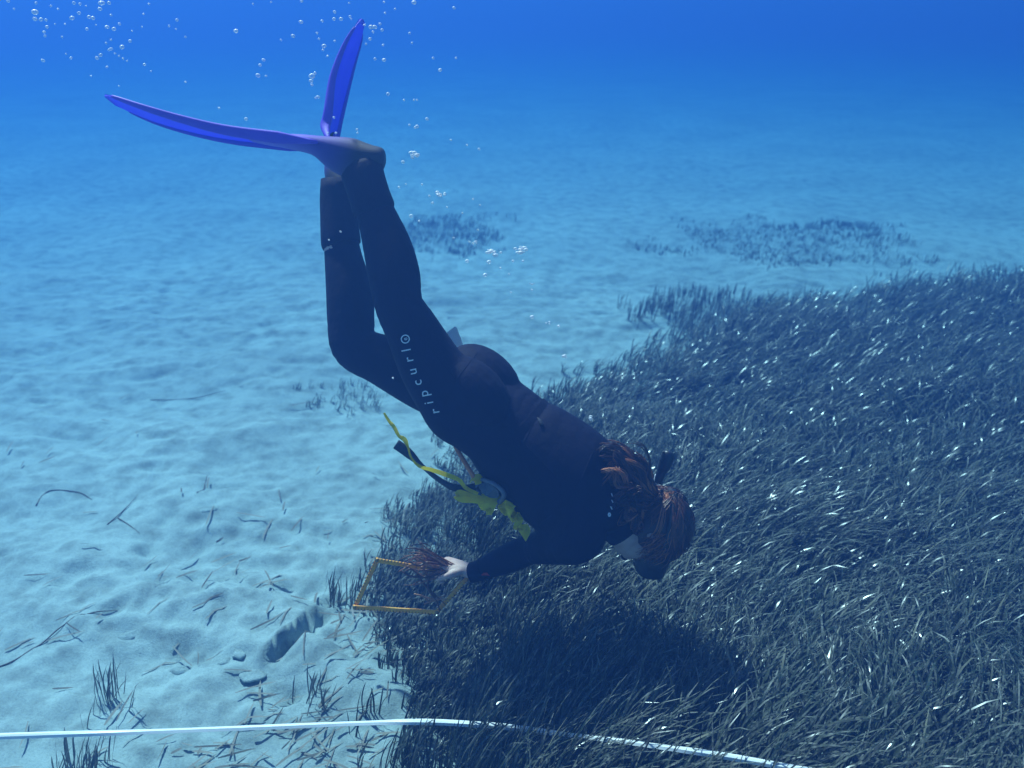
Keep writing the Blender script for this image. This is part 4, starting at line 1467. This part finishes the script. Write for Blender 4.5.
BR = random.Random(3)
CORNER = [(35, 12, 3.4), (35, 19, 2.2), (41, 19.5, 2.2), (46, 20, 1.6), (47, 27, 1.8), (44, 32, 1.6), (45, 36, 1.6), (72, 18, 2.6), (79, 13, 1.8), (74, 3, 1.8), (80, 4, 1.6), (101.5, 3, 3), (100, 9, 2), (109, 3, 2), (36, 3, 1.6), (8, 1, 2), (14, 9, 1.2), (89, 17, 2), (93, 18, 2), (107, 27, 2.3), (114, 29, 2.3), (119.5, 24, 1.6),
          (87, 29, 1.8), (122, 47, 2.5), (130, 41, 1.8), (111, 49, 2), (109, 50, 1.5), (100.6, 55, 2), (97, 58, 2), (111, 40, 1.2), (106, 43, 1.2), (43, 60.5, 1.8), (71, 58, 1.5), (66, 54, 1), (62, 37, 1.2), (51, 6, 1.2), (58, 9, 1.2), (107, 67, 1.4), (144.5, 64.5, 1.5), (151, 71, 1), (169, 26, 1.3), (177, 20, 1.6), (149, 4, 1.3), (176, 29, 1),
          (185.5, 37, 1.2), (185.5, 82, 1.3), (143.5, 14, 1.2), (111, 15, 1.3), (91, 76, 1), (119, 86, 1), (115, 53.5, 1.1), (119, 56, 1.1), (123, 58.5, 1.2), (127, 61, 1.1), (86, 6, 1), (96, 25, 1), (132, 31, 1), (142, 27, 1), (55, 24, 1), (65, 24, 1)]
FINB = [(236, 31, 2.6), (301, 22, 2.2), (301.6, 1, 1.8), (293, 36, 2.2), (334.6, 12, 1.8), (334, 19, 1.8), (341, 19, 2.2), (350, 16.5, 1.6), (351, 19, 1.3), (322, 21, 1.6), (364.5, 25, 1.6), (371, 27, 2.4), (375, 27, 2.2), (380, 24, 1.6), (382, 30, 1.8), (370, 39, 1.9), (373, 32, 1.5), (366, 44, 1.3), (324, 46, 2.4), (317, 33, 1.3), (319, 39, 1.2),
        (323, 50, 1.4), (327.5, 56, 1.3), (334.6, 41, 1.3), (312, 76, 3.2), (311, 81, 2.2), (315, 73, 1.6), (312, 85, 1.5), (263.5, 60, 2), (260, 65, 1.8), (258, 75.5, 2.5), (266, 76, 1.3), (318, 97, 1.8), (315.5, 98, 1.2), (375, 59, 1.6), (384, 60, 2.2), (414, 2.5, 2.6), (454, 8, 1.8), (409.5, 33, 1.3), (412, 43, 1.4), (383, 45, 1.4), (433, 58, 1.4),
        (440, 70, 2), (456, 58, 1.4), (388, 94, 2), (404, 100, 1.2), (414, 100, 1.2), (417, 100, 1.2), (281, 40, 1.2), (246, 119, 1.8), (427, 119, 1.7), (417, 126.5, 2), (415, 127.5, 1.3), (409.5, 125, 1.3), (357, 129.5, 1.3), (357.5, 133, 1.1), (451, 140, 1.3), (384, 2, 1.4), (385, 13, 1.2), (395, 9, 1.2), (253, 4, 1.2), (219, 108, 1.1), (334, 117.5, 1.3), (328, 133, 1.2), (336, 133, 1.3), (349, 3, 1), (271, 2, 1)]
LEGB = [(403, 162, 1.8), (432.5, 203, 1.6), (429.5, 196, 1.3), (447, 207, 1.1), (411, 216, 2.2), (419, 221, 1.3), (422, 184.5, 1.2), (489, 262, 2.6), (513, 261, 1.4), (523, 261, 1.4), (467, 261, 2), (485, 275, 2), (453.6, 238, 1.3), (462.5, 213, 1.2), (479, 149, 1.4), (467, 145, 1.2), (473, 199, 1.2), (500.6, 268, 1.2), (532, 290, 1.3), (511, 292.5, 1.2), (532, 317, 2.2), (558.6, 326, 1.6), (399, 187, 1.3), (478, 230, 1.2), (340.6, 231.6, 1.2), (329, 240, 1.1), (406, 184, 1), (480, 205, 1), (509, 274, 1), (393, 378, 1.2)]
first = True
def bubble_label(spots, x, y, r):
    size = 'larger bright' if r >= 2.4 else 'small bright' if r >= 1.5 else 'faint pinhead'
    if spots is CORNER:
        where = 'in the leftmost streak near the top left corner' if x < 66 else 'in the dense middle of the upper left bubble cloud' if x < 134 else 'in the thin right fringe of the upper left bubble cloud'
    elif spots is FINB:
        where = ('over the long level fin' if x < 290 else 'just left of the upright fin' if x < 337 else 'around the tip of the upright fin' if x < 386 and y < 50 else 'in the water right of the upright fin')
    else:
        where = ('stuck on the far leg' if x < 345 else 'beside her near calf' if x < 440 else 'round the row of three bubble clumps' if y > 230 and y < 296 else 'low down above the seagrass edge' if y > 296 else 'in the open water above the row of three clumps')
    return size + ' air bubble ' + where


for spots in (CORNER, FINB, LEGB):
    for (x, y, r) in spots:
        if bub_me is None:
            V, Fc = ellipsoid(Vector((0, 0, 0)), (Vector((1, 0, 0)), Vector((0, 1, 0)), Vector((0, 0, .86))), 14, 8)
            o = mesh_obj('air_bubble', V, Fc, AIR)
            bub_me = o.data
        else:
            o = bpy.data.objects.new('air_bubble', bub_me); COL.objects.link(o)
        d = BR.uniform(2.1, 3.3) if spots is not LEGB else BR.uniform(2.3, 2.65)
        if 300 < x < 400 and 110 < y < 250: d = BR.uniform(2.3, 2.55)
        o.location = at(x, y, d)
        q = r * .95 * d / F_PX
        o.scale = (q * BR.uniform(.9, 1.2), q, q * BR.uniform(.85, 1.05))
        o.rotation_euler = (BR.uniform(-.5, .5), BR.uniform(-.5, .5), BR.uniform(0, 3))
        lb = bubble_label(spots, x, y, r)
        tag(o, lb, 'bubble', lb.replace('air bubble', 'air bubbles'))

for (x, y, w, h, n, label) in ((416, 155, 7, 5, 11, 'highest bubble clump just right of her heel'), (442, 193, 6.5, 4, 9, 'second bubble clump down from her heel, round with one tail'),
                               (473, 243, 8, 2.6, 8, 'thin flat bubble clump left of the wide one behind her legs'), (494, 252, 9, 4.5, 12, 'wide ragged bubble clump, middle of the row of three'),
                               (521, 249.5, 8, 4.5, 11, 'rightmost bubble clump of the row of three behind her legs'), (532, 284, 4, 2.5, 5, 'small bubble clump below the row of three'),
                               (550, 323, 5, 2.2, 6, 'small flat bubble clump above the edge of the seagrass'), (565, 357, 3.4, 3.2, 5, 'lowest bubble clump right above the seagrass edge'),
                               (590, 418, 5, 3.5, 5, 'faint bubble clump close behind her upper back')):
    d = 2.6 if y < 330 else 2.75
    J = Join()
    for k in range(n):
        a = BR.uniform(0, 6.28); q = BR.random() ** .6
        r = BR.uniform(.22, .5) * min(h, 4.5) * d / F_PX
        c = at(x + w * .8 * q * math.cos(a), y + h * .8 * q * math.sin(a), d + BR.uniform(-.012, .012))
        J.add(ellipsoid(c, (RIGHT * r * BR.uniform(.8, 1.5), UP * r * BR.uniform(.6, 1.0), FWD * r), 12, 8))
    o = mesh_obj('bubble_clump', J.V, J.F, AIR)
    tag(o, label, 'bubbles', 'clumps of breathed out bubbles')
